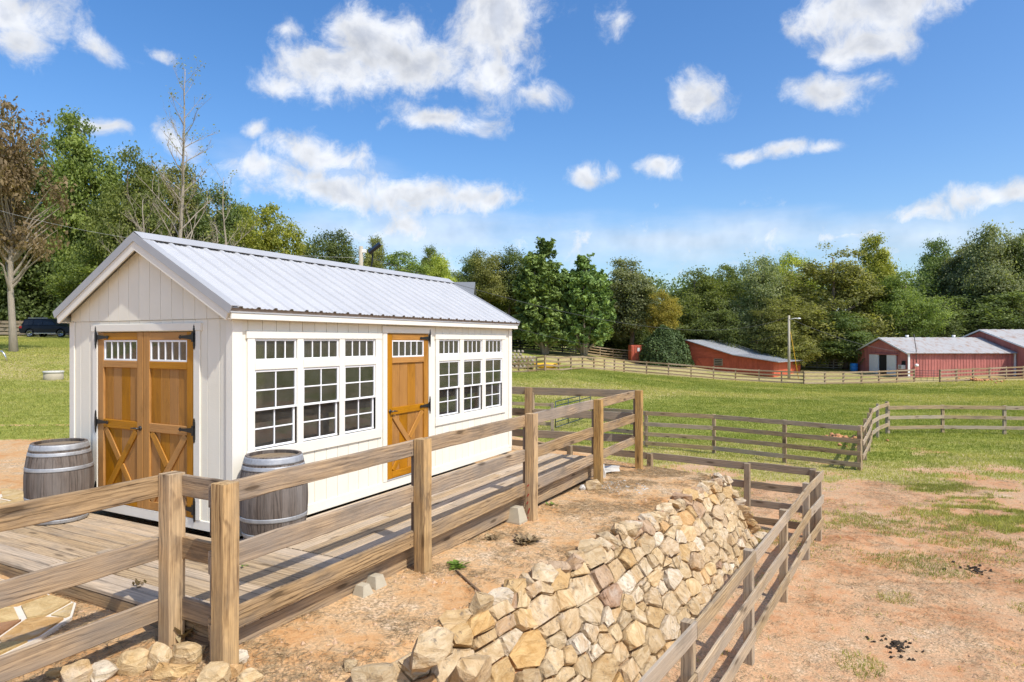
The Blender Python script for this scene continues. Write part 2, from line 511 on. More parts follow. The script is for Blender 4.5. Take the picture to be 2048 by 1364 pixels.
def roofmetal(name, base, rust, rustamt, rough=0.38, metal=0.55):
    m, t, b = newmat(name)
    v, rnd = objvec(t, 6.0)
    n1 = noise_(t, v, 1.6, 6.0, 0.6)
    n2 = noise_(t, scaled(t, v, (1.2, 0.35, 1.2)), 2.0, 6.0, 0.7)
    c = mixc(t, ramp(t, n1, [(0.3, 0.0), (0.7, 1.0)]), base, tuple(x * 0.9 for x in base))
    c = mixc(t, ramp(t, n2, [(0.5, 0.0), (0.68, rustamt)]), c, rust)
    c = nd(t, 'ShaderNodeHueSaturation', {}, {'Color': c, 'Value': math_(t, 'MULTIPLY_ADD', rnd, 0.06, 0.97)}).outputs[0]
    setin(t, b, color=c, rough=rough, metal=metal, normal=bump(t, n1, 0.05, 0.01))
    return m
M['galvalume'] = roofmetal('galvalume', (0.465, 0.472, 0.478), (0.41, 0.418, 0.425), 0.6, 0.55, 0.03)
M['roof_trim'] = roofmetal('roof_trim', (0.44, 0.445, 0.445), (0.39, 0.395, 0.40), 0.3, 0.5, 0.15)
M['rusty_roof'] = roofmetal('rusty_roof', (0.43, 0.42, 0.40), (0.30, 0.17, 0.10), 0.95, 0.65, 0.1)
M['old_roof'] = roofmetal('old_roof', (0.42, 0.43, 0.43), (0.30, 0.25, 0.21), 0.5, 0.6, 0.2)

def redwall(name, colr, streakv):
    m, t, b = newmat(name)
    v, rnd = objvec(t, 3.0)
    n1 = noise_(t, scaled(t, v, streakv), 1.0, 6.0, 0.65)
    n2 = noise_(t, v, 0.7, 4.0, 0.6)
    c = ramp(t, math_(t, 'MULTIPLY_ADD', n1, 0.7, math_(t, 'MULTIPLY', n2, 0.3)),
             [(0.3, tuple(x * 0.6 for x in colr)), (0.55, colr), (0.75, tuple(min(1, x * 1.25 + 0.02) for x in colr))])
    setin(t, b, color=c, rough=0.8, spec=0.2, normal=bump(t, n1, 0.3, 0.02))
    return m
M['red_boards'] = redwall('red_boards', (0.46, 0.105, 0.055), (0.5, 0.5, 7.0))
M['red_bright'] = redwall('red_bright', (0.60, 0.145, 0.075), (6.0, 6.0, 0.5))
M['red_metal'] = redwall('red_metal', (0.52, 0.185, 0.155), (2.5, 2.5, 0.4))
M['container_red'] = redwall('container_red', (0.58, 0.14, 0.085), (2.0, 2.0, 0.5))

def glassmat():
    m = bpy.data.materials.new('window_glass')
    m.use_nodes = True
    t = m.node_tree
    t.nodes.clear()
    out = t.nodes.new('ShaderNodeOutputMaterial')
    tr = nd(t, 'ShaderNodeBsdfTransparent', {}, {'Color': (0.62, 0.64, 0.62, 1)})
    v, rnd = objvec(t, 9.0)
    gl = nd(t, 'ShaderNodeBsdfGlossy', {}, {'Color': (0.8, 0.82, 0.84, 1), 'Roughness': 0.02,
            'Normal': bump(t, noise_(t, v, 1.5, 2.0, 0.5), 0.03, 0.02)})
    fr = nd(t, 'ShaderNodeFresnel', {}, {'IOR': 1.5}).outputs[0]
    dirt = noise_(t, v, 5.0, 5.0, 0.6)
    df = nd(t, 'ShaderNodeBsdfDiffuse', {}, {'Color': (0.35, 0.33, 0.29, 1)})
    m1 = nd(t, 'ShaderNodeMixShader', {}, {0: math_(t, 'MULTIPLY_ADD', fr, 1.4, 0.06, clamp=True), 1: tr.outputs[0], 2: gl.outputs[0]})
    m2 = nd(t, 'ShaderNodeMixShader', {}, {0: ramp(t, dirt, [(0.35, 0.04), (0.8, 0.16)]), 1: m1.outputs[0], 2: df.outputs[0]})
    t.links.new(m2.outputs[0], out.inputs[0])
    return m
M['glass'] = glassmat()

def carpaint():
    m, t, b = newmat('black_car_paint')
    setin(t, b, color=(0.006, 0.007, 0.011), rough=0.3, spec=0.3)
    return m
M['car'] = carpaint()
m_, t_, b_ = newmat('car_glass')
setin(t_, b_, color=(0.012, 0.013, 0.015), rough=0.06)
M['car_glass'] = m_

def stone(name, stops, lich=0.35):
    m, t, b = newmat(name)
    v, rnd = objvec(t, 30.0)
    base = ramp(t, rnd, stops, 'LINEAR')
    n1 = noise_(t, scaled(t, v, (1.0, 1.0, 3.4)), 4.5, 9.0, 0.7, 0.9)
    n2 = noise_(t, v, 14.0, 6.0, 0.7)
    n3 = noise_(t, v, 3.0, 4.0, 0.6)
    c = mixc(t, ramp(t, n1, [(0.38, 0.0), (0.62, 1.0)]), mixc(t, 1.0, base, (0.72, 0.64, 0.52), 'MULTIPLY'), base)
    c = mixc(t, ramp(t, n3, [(0.58, 0.0), (0.72, 0.5)]), c, (0.60, 0.54, 0.45))
    c = mixc(t, ramp(t, n3, [(0.30, 0.5), (0.42, 0.0)]), c, (0.45, 0.25, 0.09))
    c = mixc(t, ramp(t, n2, [(0.30, lich), (0.45, 0.0)]), c, (0.10, 0.085, 0.07))
    h = math_(t, 'MULTIPLY_ADD', n1, 1.0, math_(t, 'MULTIPLY', n2, 0.5))
    setin(t, b, color=c, rough=0.9, spec=0.2, normal=bump(t, h, 1.0, 0.035))
    return m
M['wall_stone'] = stone('wall_stone', [(0.0, (0.58, 0.42, 0.235)), (0.18, (0.64, 0.51, 0.33)), (0.34, (0.72, 0.64, 0.51)), (0.5, (0.58, 0.40, 0.19)),
                                       (0.64, (0.52, 0.41, 0.26)), (0.78, (0.68, 0.53, 0.32)), (0.9, (0.60, 0.47, 0.31)), (1.0, (0.42, 0.27, 0.18))], 0.75)
M['ochre_stone'] = stone('ochre_stone', [(0.0, (0.66, 0.43, 0.18)), (0.5, (0.70, 0.55, 0.33)), (1.0, (0.62, 0.40, 0.19))], 0.15)
M['flag_stone'] = stone('flag_stone', [(0.0, (0.60, 0.47, 0.28)), (0.3, (0.66, 0.48, 0.22)), (0.55, (0.58, 0.50, 0.36)), (0.8, (0.60, 0.38, 0.16)), (1.0, (0.36, 0.19, 0.10))], 0.12)

def leafmat(name, lo, hi, trans=0.48):
    m = bpy.data.materials.new(name)
    m.use_nodes = True
    t = m.node_tree
    t.nodes.clear()
    out = t.nodes.new('ShaderNodeOutputMaterial')
    at = nd(t, 'ShaderNodeAttribute', {'attribute_name': 'tone'}).outputs['Fac']
    rnd = nd(t, 'ShaderNodeObjectInfo').outputs['Random']
    c = mixc(t, at, lo, hi)
    c = nd(t, 'ShaderNodeHueSaturation', {}, {'Color': c, 'Value': math_(t, 'MULTIPLY_ADD', rnd, 0.35, 0.84),
            'Hue': math_(t, 'MULTIPLY_ADD', rnd, 0.02, 0.49)}).outputs[0]
    df = nd(t, 'ShaderNodeBsdfPrincipled', {}, {'Base Color': c, 'Roughness': 0.55, 'Specular IOR Level': 0.25})
    c2 = mixc(t, 1.0, c, (1.25, 1.3, 0.6), 'MULTIPLY')
    tl = nd(t, 'ShaderNodeBsdfTranslucent', {}, {'Color': c2})
    mx = nd(t, 'ShaderNodeMixShader', {}, {0: trans, 1: df.outputs[0], 2: tl.outputs[0]})
    t.links.new(mx.outputs[0], out.inputs[0])
    return m
M['leaf_green'] = leafmat('leaf_green', (0.106, 0.150, 0.042), (0.329, 0.380, 0.100))
M['leaf_dark'] = leafmat('leaf_dark', (0.086, 0.124, 0.044), (0.270, 0.329, 0.109))
M['leaf_yellowgreen'] = leafmat('leaf_yellowgreen', (0.190, 0.234, 0.042), (0.526, 0.531, 0.105))
M['leaf_olive'] = leafmat('leaf_olive', (0.152, 0.164, 0.053), (0.408, 0.398, 0.125))
M['leaf_yellow'] = leafmat('leaf_yellow', (0.263, 0.240, 0.048), (0.605, 0.506, 0.105))
M['leaf_grey'] = leafmat('leaf_grey', (0.132, 0.162, 0.073), (0.382, 0.398, 0.195))
M['leaf_brown'] = leafmat('leaf_brown', (0.17, 0.125, 0.065), (0.37, 0.275, 0.15))
M['leaf_cedar'] = leafmat('leaf_cedar', (0.099, 0.158, 0.042), (0.309, 0.405, 0.111), 0.2)
M['leaf_bush'] = leafmat('leaf_bush', (0.045, 0.074, 0.026), (0.140, 0.190, 0.066), 0.15)
M['grass'] = leafmat('grass', (0.175, 0.215, 0.034), (0.50, 0.46, 0.135), 0.4)
M['straw'] = leafmat('straw', (0.140, 0.095, 0.050), (0.380, 0.280, 0.150), 0.1)
M['weed'] = leafmat('weed', (0.100, 0.170, 0.030), (0.220, 0.320, 0.050), 0.3)
M['bark'] = plain('bark', (0.17, 0.135, 0.10), 0.95, var=0.35, nscale=4, bumpamt=0.8, streak=(5, 5, 0.8), bdist=0.03)
M['pale_bark'] = plain('pale_bark', (0.36, 0.31, 0.24), 0.95, var=0.4, nscale=4, bumpamt=0.8, streak=(5, 5, 0.8), bdist=0.03)

# ground: red Georgia clay, thin grass, lawn; weights come from mesh attributes, detail from noise
def groundmat():
    m, t, b = newmat('ground')
    pos = nd(t, 'ShaderNodeNewGeometry').outputs['Position']
    ga = nd(t, 'ShaderNodeAttribute', {'attribute_name': 'grass'}).outputs['Fac']
    ta = nd(t, 'ShaderNodeAttribute', {'attribute_name': 'terrace'}).outputs['Fac']
    da = nd(t, 'ShaderNodeAttribute', {'attribute_name': 'dry'}).outputs['Fac']
    n1 = noise_(t, pos, 0.9, 8.0, 0.62)
    n2 = noise_(t, pos, 6.0, 7.0, 0.65)
    n3 = noise_(t, pos, 35.0, 4.0, 0.65)
    n4 = noise_(t, pos, 0.25, 4.0, 0.55)
    tn = math_(t, 'MULTIPLY_ADD', n2, 0.45, math_(t, 'MULTIPLY', n1, 0.55))
    terr = ramp(t, tn, [(0.33, (0.42, 0.20, 0.075)), (0.44, (0.55, 0.315, 0.14)), (0.53, (0.67, 0.435, 0.23)), (0.66, (0.80, 0.63, 0.44))])
    padd = ramp(t, tn, [(0.33, (0.40, 0.18, 0.078)), (0.45, (0.54, 0.30, 0.155)), (0.56, (0.67, 0.43, 0.25)), (0.7, (0.78, 0.60, 0.42))])
    dirt = mixc(t, ta, padd, terr)
    # thatch and straw litter
    lit = math_(t, 'MULTIPLY', ramp(t, math_(t, 'MULTIPLY_ADD', n2, 0.5, math_(t, 'MULTIPLY', n1, 0.5)), [(0.43, 0.0), (0.56, 1.0)]),
                ramp(t, n3, [(0.40, 0.0), (0.58, 1.0)]))
    dirt = mixc(t, math_(t, 'MULTIPLY', lit, 0.8), dirt, (0.25, 0.185, 0.105))
    dirt = mixc(t, ramp(t, n3, [(0.25, 0.45), (0.40, 0.0)]), dirt, (0.20, 0.12, 0.07))
    gg = math_(t, 'MULTIPLY_ADD', n3, 0.4, math_(t, 'MULTIPLY', n2, 0.6))
    cl_ = noise_(t, scaled(t, pos, (1.0, 1.8, 1.0)), 2.2, 5.0, 0.65)
    gg = math_(t, 'MULTIPLY_ADD', cl_, 0.5, math_(t, 'MULTIPLY', gg, 0.5))
    green = ramp(t, gg, [(0.38, (0.115, 0.140, 0.020)), (0.5, (0.25, 0.275, 0.052)), (0.62, (0.38, 0.365, 0.10))])
    dryc = ramp(t, gg, [(0.38, (0.23, 0.195, 0.07)), (0.5, (0.39, 0.325, 0.14)), (0.62, (0.53, 0.43, 0.23))])
    df = math_(t, 'ADD', da, math_(t, 'MULTIPLY', math_(t, 'SUBTRACT', math_(t, 'MULTIPLY_ADD', n1, 0.6, math_(t, 'MULTIPLY', n4, 0.4)), 0.5), 2.4))
    gcol = mixc(t, nd(t, 'ShaderNodeMapRange', {}, {'Value': df, 'From Min': 0.25, 'From Max': 0.85}).outputs[0], green, dryc)
    gf = math_(t, 'ADD', ga, math_(t, 'MULTIPLY', math_(t, 'SUBTRACT', math_(t, 'MULTIPLY_ADD', n3, 0.35, math_(t, 'MULTIPLY', n2, 0.65)), 0.5), 1.1))
    fac = nd(t, 'ShaderNodeMapRange', {'interpolation_type': 'SMOOTHSTEP'}, {'Value': gf, 'From Min': 0.35, 'From Max': 0.68}).outputs[0]
    c = mixc(t, fac, dirt, gcol)
    h = math_(t, 'MULTIPLY_ADD', n2, 1.0, math_(t, 'MULTIPLY', n3, 0.6))
    setin(t, b, color=c, rough=0.95, spec=0.1, normal=bump(t, h, 0.6, 0.05))
    return m
M['ground'] = groundmat()
# ------------------------------------------------------------------ terrain
def tps_fit(P):
    P = np.array(P, float)
    n = len(P)
    d = np.hypot(P[:, None, 0] - P[None, :, 0], P[:, None, 1] - P[None, :, 1])
    K = np.where(d > 0, d * d * np.log(d + 1e-12), 0) + np.eye(n) * 2.0
    A = np.zeros((n + 3, n + 3))
    A[:n, :n] = K
    A[:n, n] = 1
    A[:n, n + 1:] = P[:, :2]
    A[n, :n] = 1
    A[n + 1:, :n] = P[:, :2].T
    b = np.concatenate([P[:, 2], np.zeros(3)])
    return P, np.linalg.solve(A, b)

def tps_eval(fit, X, Y):
    P, w = fit
    n = len(P)
    z = w[n] + w[n + 1] * X + w[n + 2] * Y
    for i in range(n):
        d2 = (X - P[i, 0]) ** 2 + (Y - P[i, 1]) ** 2
        z = z + w[i] * 0.5 * d2 * np.log(d2 + 1e-12)
    return z

LEFT = [(-9.5, 13, 0.0), (-18, 28, .45), (-28, 37, 1.54), (-31, 45, 1.9), (-38, 52, 2.2), (-44, 60, 2.42), (-47, 64, 2.52), (-52, 72, 2.7), (-20, 60, 2.3), (-5, 60, 1.5), (-60, 90, 3.2), (-20, 90, 2.5),
        (-100, 60, 3.0), (-30, 15, .3), (-15, 5, 0.0), (-8, 20, .2), (-8, 40, .8), (-30, -20, 0), (-12, 13, 0.0), (-20, 47, 1.7), (-90, 20, 1.0),
        (-140, 140, 4), (0, 140, 1.5)]
LOW = [(6, 12, -1.6), (2.5, 8, -1.6), (1, 5, -1.6), (8, 8, -1.6), (12, 13, -1.62), (5, 18, -1.66), (10, 19.5, -1.69), (4.8, 23.5, -1.65),
       (16, 27, -1.71), (24, 26, -1.75), (35, 25, -1.8), (0, -5, -1.5), (10, 0, -1.6), (20, 10, -1.65), (2.7, 55, -.3), (-.1, 57, -.9),
       (13.7, 80, -.8), (22, 72, -1.8), (28.5, 64, -2.1), (41.6, 68, -2.0), (55, 70, -1.7), (30, 78, -1.85), (45, 80, -1.6), (17.2, 75, -1.1),
       (17, 92, -.3), (30, 100, -1.2), (60, 100, -1.2), (90, 60, -2), (90, 120, -1), (8, 35, -1.75), (20, 45, -2), (2, 40, -1.35),
       (10, 52, -1.15), (6, 60.5, -.55), (8.4, 67.5, -.75), (11.7, 75, -.95), (4.0, 80, .55), (8.9, 80, .5), (15, 84, -.55), (19.2, 82, -.75), (11.6, 70, -1.1), (16.2, 68, -1.4), (20.6, 67, -1.75), (6, 90, .8), (1.6, 27, -1.6), (60, 30, -1.9), (140, 140, 0), (60, -20, -1.6), (2, 18, -1.4)]
UP = [(-2.08, 4.77, -.20), (-.94, 6.94, -.27), (.27, 9.26, -.365), (1.53, 11.65, -.40), (2.67, 13.8, -.5), (-.78, 5.31, -.30), (.43, 7.36, -.36),
      (1.66, 8.86, -.4), (2.48, 10.3, -.42), (3.98, 12.55, -.46), (-3.9, 5.8, -.16), (-5.5, 4, -.16), (-3, 3, -.25), (-1.5, 2, -.4), (-6, 8, -.12),
      (1.2, 15.5, -.62), (-1, 15.5, -.4), (-4, 12, -.15), (-6.5, 10.5, -.08), (-3, 18, -.2), (3, 18, -.8), (6, 10, -.5), (20, 15, -1), (10, 40, -1.5), (-7.5, 6, -.12)]
fit_low = tps_fit(LOW + LEFT)
fit_up = tps_fit(UP + LEFT)
B0 = Vector((3.98, 12.55))        # far top corner of the stone retaining wall
WD = Vector((0.549, 0.836))       # direction of the wall, away from the camera
WN = Vector((0.836, -0.549))      # outward from the wall face, towards the paddock

def smooth(a, b, x):
    t = np.clip((x - a) / (b - a), 0, 1)
    return t * t * (3 - 2 * t)

def vnoise(X, Y, seed=0):
    xi = np.floor(X).astype(np.int64)
    yi = np.floor(Y).astype(np.int64)
    fx, fy = X - xi, Y - yi
    fx = fx * fx * (3 - 2 * fx)
    fy = fy * fy * (3 - 2 * fy)
    def h(a, b):
        n = (a * 374761393 + b * 668265263 + seed * 982451653) & 0x7fffffff
        n = ((n ^ (n >> 13)) * 1274126177) & 0x7fffffff
        return ((n ^ (n >> 16)) & 0xffff) / 65535.0
    return (h(xi, yi) * (1 - fx) + h(xi + 1, yi) * fx) * (1 - fy) + (h(xi, yi + 1) * (1 - fx) + h(xi + 1, yi + 1) * fx) * fy

def fbm(X, Y, seed=0, octv=4):
    s, a, tot = 0, 1.0, 0
    for k in range(octv):
        s = s + a * vnoise(X * 2 ** k, Y * 2 ** k, seed + k)
        tot += a
        a *= 0.55
    return s / tot

def batter(s):
    return 0.66 + 0.24 * np.clip(s / 3.0, 0, 1)

def ground_mask(X, Y):
    """1 on the upper terrace, 0 down in the paddock"""
    dx, dy = X - B0.x, Y - B0.y
    p = dx * WN.x + dy * WN.y
    s = -(dx * WD.x + dy * WD.y)
    q = -s
    r = -p
    m1 = 1 - np.clip((p + 0.085) / (batter(s) + 0.02), 0, 1)
    q0 = np.clip(0.0 + 0.45 * r, 0.0, 2.4)
    wdt = np.clip(0.7 + 0.75 * r, 0.7, 4.5)
    m2 = 1 - smooth(q0, q0 + wdt, q)
    return m1 * m2

def ground_z(X, Y):
    X = np.asarray(X, float)
    Y = np.asarray(Y, float)
    m = ground_mask(X, Y)
    lo = tps_eval(fit_low, X, Y)
    up = tps_eval(fit_up, X, Y)
    z = lo + (up - lo) * m
    near = np.clip(1.5 - np.hypot(X, Y) / 60, 0.0, 1)
    z = z + (fbm(X * 1.1, Y * 1.1, 3) - 0.5) * 0.055 * near + (fbm(X * 4.0, Y * 4.0, 9, 2) - 0.5) * 0.02 * near
    # trodden, hoof-pocked clay in the paddock
    z = z + (fbm(X * 2.6, Y * 2.6, 15, 2) - 0.5) * 0.06 * (1 - m) * np.clip(2.2 - np.hypot(X, Y) / 12, 0, 1)
    z = z - 0.035 * smooth(0.66, 0.80, vnoise(X * 3.3, Y * 3.3, 55)) * (1 - m) * np.clip(2.2 - np.hypot(X, Y) / 12, 0, 1)
    # wheel ruts on the lawn
    for yc in (16.3, 17.9):
        z = z - 0.05 * np.exp(-((Y - yc - 0.06 * (X + 10)) / 0.16) ** 2) * smooth(-6.2, -7.5, X)
    return z

def gz(x, y):
    return float(ground_z(np.array([x]), np.array([y]))[0])

def grass_weight(X, Y):
    m = ground_mask(X, Y)
    n = fbm(X * 0.55, Y * 0.8, 21)
    n2 = fbm(X * 1.6, Y * 2.2, 41)
    nn = n * 0.65 + n2 * 0.35
    # paddock: bare clay near, grass farther off
    far = smooth(12.5, 25.0, Y + 0.10 * X)
    g = np.clip(0.02 + 0.98 * far ** 0.8, 0, 1) * 0.95
    n3 = fbm(X * 3.1, Y * 4.2, 93, 3)
    patch = np.maximum(smooth(0.52, 0.62, nn) * (0.5 + 0.4 * smooth(8, 14, Y)), smooth(0.56, 0.68, n3 * 0.7 + n * 0.3) * 0.66)
    g = np.maximum(g - 0.5 * (1 - far) * smooth(0.55, 0.40, nn), patch * (1 - 0.5 * far))
    g = np.clip(g + (nn - 0.5) * 2.0 * np.clip(far * 1.6, 0, 1) * (1 - smooth(24, 36, Y)), 0, 1)
    # two tufty patches along the paddock fence, and the big one by its corner
    for (cx, cy, rx, ry) in ((6.9, 11.2, 1.05, .8), (3.55, 6.35, .22, .75), (4.1, 7.7, .3, .5), (8.5, 12.4, .9, .5), (10.4, 10.5, .8, .6), (7.4, 9.2, .5, .4), (5.6, 9.6, .35, .3), (9.3, 8.3, .7, .35), (6.6, 7.2, .4, .25), (8.3, 10.2, .6, .3), (11.8, 12.2, 1.0, .5), (7.6, 12.9, .7, .35), (6.2, 13.7, .5, .4), (9.6, 13.9, 1.6, .5)):
        d = ((X - cx) / rx) ** 2 + ((Y - cy) / ry) ** 2
        g = np.maximum(g, 0.85 * (1 - smooth(0.35, 1.3, d + (n2 - 0.5) * 1.8)))
    # band of clay behind the terrace up to the four-rail fence
    bare = (1 - smooth(17.0, 20.5, Y + 0.5 * (X - 5))) * smooth(1.0, -0.5, (X - 9.5) * 0.5)
    g = g * (1 - 0.55 * bare * smooth(14, 12, X))
    # terrace: clay
    g = np.where(m > 0.5, np.minimum(g, 0.10), g)
    # left: clay drive beside the shed, then lawn
    left = smooth(-3.5, -5.5, X)
    lawn = smooth(13.4, 14.6, Y - 0.15 * (X + 10) + (n2 - 0.5) * 1.2)
    g = g * (1 - left) + left * lawn * 0.97
    for yc in (16.3, 17.9):
        g = g - 0.75 * left * np.exp(-((Y - yc - 0.06 * (X + 10)) / 0.13) ** 2)
    behind = smooth(12.5, 15.5, Y) * smooth(1.0, -2.5, X)
    g = np.maximum(g, behind * smooth(19.5, 21.5, Y) * 0.95)
    return np.clip(g, 0, 1)

def dry_weight(X, Y):
    d = 0.18 + 0.60 * smooth(0.40, 0.66, fbm(X * 0.12, Y * 0.25, 77))
    d = d + 0.5 * smooth(60, 68, Y) * smooth(2, 8, X)
    d = d + 0.40 * (1 - smooth(15, 26, Y)) * smooth(0, 3, X)
    d = d + 0.45 * np.exp(-(((X + 24) / 9) ** 2 + ((Y - 35) / 3) ** 2)) * (X < -5) + 0.25 * np.exp(-(((X + 21) / 8) ** 2 + ((Y - 30) / 1.5) ** 2))
    d = d - 0.35 * np.exp(-((Y + 0.75 * (X - 10) - 22.5) / 3.5) ** 2) * smooth(2, 4, X) * smooth(15, 12, X)
    return np.clip(d, 0, 1)

def axis(pts):
    out = [pts[0][0]]
    for (a, b, st) in pts:
        n = max(1, int(round((b - a) / st)))
        out += [a + (b - a) * (i + 1) / n for i in range(n)]
    return np.array(out)
gx = axis([(-400, -100, 25), (-100, -40, 4), (-40, -12, 1.0), (-12, -6, 0.35), (-6, 9, 0.12), (9, 16, 0.25), (16, 40, 0.7), (40, 120, 4), (120, 500, 30)])
gy = axis([(-60, 0, 6), (0, 3, 0.6), (3, 17, 0.12), (17, 30, 0.3), (30, 90, 0.8), (90, 160, 5), (160, 700, 45)])
GX, GY = np.meshgrid(gx, gy)
GZ = ground_z(GX, GY)
nx, ny = len(gx), len(gy)
gv = np.stack([GX, GY, GZ], -1).reshape(-1, 3)
ii = (np.arange(ny - 1)[:, None] * nx + np.arange(nx - 1)[None, :]).reshape(-1)
gf = np.stack([ii, ii + 1, ii + nx + 1, ii + nx], -1)
gme = bpy.data.meshes.new('ground')
gme.vertices.add(len(gv))
gme.vertices.foreach_set('co', gv.reshape(-1).astype(np.float32))
gme.loops.add(len(gf) * 4)
gme.loops.foreach_set('vertex_index', gf.reshape(-1).astype(np.int32))
gme.polygons.add(len(gf))
gme.polygons.foreach_set('loop_start', np.arange(0, len(gf) * 4, 4, dtype=np.int32))
gme.polygons.foreach_set('use_smooth', np.ones(len(gf), dtype=bool))
for nm, arr in (('grass', grass_weight(GX, GY)),
                ('terrace', np.clip(ground_mask(GX, GY) + smooth(-3, -5, GX), 0, 1)),
                ('dry', dry_weight(GX, GY))):
    at = gme.attributes.new(nm, 'FLOAT', 'POINT')
    at.data.foreach_set('value', arr.reshape(-1).astype(np.float32))
gme.materials.append(M['ground'])
gme.update()
gme.validate()
ground = obj('ground', gme, kind='structure')

# grass blades: denser close by
nr = np.random.default_rng(5)
def scatter_grass(n, ymin, ymax, power, xlo, xhi, minw):
    u = nr.random(n)
    e = 2 - power
    Y = (ymin ** e + u * (ymax ** e - ymin ** e)) ** (1 / e)
    t = xlo + nr.random(n) * (xhi - xlo)
    X = t * Y
    g = grass_weight(X, Y)
    keep = nr.random(n) < np.clip((g - minw) / (0.75 - minw), 0, 1)
    X, Y = X[keep], Y[keep]
    return X, Y, ground_z(X, Y)

def blades(X, Y, Z, h, w, lean=0.5):
    n = len(X)
    a = nr.random(n) * 2 * np.pi
    hh = h * (0.5 + nr.random(n))
    ww = w * (0.6 + 0.8 * nr.random(n))
    la = nr.random(n) * 2 * np.pi
    ll = hh * lean * nr.random(n)
    dx, dy = np.cos(a) * ww / 2, np.sin(a) * ww / 2
    V = np.zeros((n, 3, 3))
    V[:, 0] = np.stack([X - dx, Y - dy, Z - 0.01], -1)
    V[:, 1] = np.stack([X + dx, Y + dy, Z - 0.01], -1)
    V[:, 2] = np.stack([X + np.cos(la) * ll, Y + np.sin(la) * ll, Z + hh], -1)
    return V

X, Y, Z = scatter_grass(520000, 6.5, 66, 1.15, -0.05, 0.95, 0.18)
dist = np.hypot(X, Y)
lush = fbm(X * 0.2, Y * 0.35, 5)
V = blades(X, Y, Z, (0.02 + 0.05 * lush) * (1 + dist / 60), 0.007 + 0.0006 * dist, 1.4)
tone = np.clip(-0.12 + 0.40 * nr.random(len(X)) + 0.75 * dry_weight(X, Y) + 0.9 * (fbm(X * 1.1, Y * 1.9, 31) - 0.5), 0, 1)
go = obj('grass', quad_mesh_fast('grass', V, 3, M['grass'], tone))
go['kind'] = 'stuff'
go['label'] = 'green pasture grass thinning out over the bare red clay paddock'
Xn, Yn, Zn = scatter_grass(420000, 6.5, 17.5, 0.6, 0.10, 0.85, 0.30)
kn = ground_mask(Xn, Yn) < 0.02
Xn, Yn, Zn = Xn[kn], Yn[kn], Zn[kn]
Vn = blades(Xn, Yn, Zn, 0.05, 0.009, 1.2)
tn_ = np.clip(0.05 + 0.5 * nr.random(len(Xn)) + 0.8 * (fbm(Xn * 1.1, Yn * 1.9, 31) - 0.5), 0, 1)
tu = obj('grass_tufts', quad_mesh_fast('grass_tufts', Vn, 3, M['grass'], tn_))
tu['kind'] = 'stuff'
tu['label'] = 'green grass tufts scattered over the clay paddock'
X, Y, Z = scatter_grass(150000, 12.5, 62, 1.1, -0.92, -0.55, 0.3)
dist = np.hypot(X, Y)
V = blades(X, Y, Z, 0.035 * (1 + dist / 60), 0.007 + 0.0006 * dist, 1.5)
tone = np.clip(0.25 + 0.65 * nr.random(len(X)) * (0.6 + dry_weight(X, Y)), 0, 1)
lo_ = obj('lawn_grass', quad_mesh_fast('lawn_grass', V, 3, M['grass'], tone))
lo_['kind'] = 'stuff'
lo_['label'] = 'short mown lawn grass rising towards the parked car'

# dead grass litter lying on the terrace clay and in the paddock
def litter(n, xr, yr, cond, lmin, lmax, wid, seed):
    X = xr[0] + nr.random(n) * (xr[1] - xr[0])
    Y = yr[0] + nr.random(n) * (yr[1] - yr[0])
    d = fbm(X * 1.3, Y * 1.3, seed)
    keep = cond(X, Y) & (nr.random(n) < smooth(0.42, 0.60, d) + 0.08)
    X, Y = X[keep], Y[keep]
    Z = ground_z(X, Y)
    n = len(X)
    a = nr.random(n) * 2 * np.pi
    L = lmin + nr.random(n) * (lmax - lmin)
    c, s = np.cos(a), np.sin(a)
    V = np.zeros((n, 4, 3))
    zz = Z + 0.004 + 0.012 * nr.random(n)
    k = (nr.random(n) - 0.5) * 0.5 * L
    V[:, 0] = np.stack([X - c * L / 2, Y - s * L / 2, zz], -1)
    V[:, 1] = np.stack([X - s * wid, Y + c * wid, zz + 0.006], -1) + np.stack([-s * k, c * k, 0 * k], -1)
    V[:, 2] = np.stack([X + c * L / 2, Y + s * L / 2, zz + 0.01 * nr.random(n)], -1)
    V[:, 3] = np.stack([X + s * wid, Y - c * wid, zz + 0.003], -1) + np.stack([-s * k, c * k, 0 * k], -1)
    return V, nr.random(n)
V1, t1 = litter(230000, (-4.5, 4.5), (3.8, 15.5), lambda x, y: (ground_mask(x, y) > 0.97), 0.03, 0.13, 0.0018, 61)
V2, t2 = litter(170000, (0, 16), (6, 18), lambda x, y: (ground_mask(x, y) < 0.02), 0.03, 0.10, 0.0020, 67)
so = obj('dead_grass', quad_mesh_fast('dead_grass', np.concatenate([V1, V2]), 4, M['straw'], np.concatenate([t1, t2])))
so['kind'] = 'stuff'
so['label'] = 'dead brown grass litter lying on the clay'
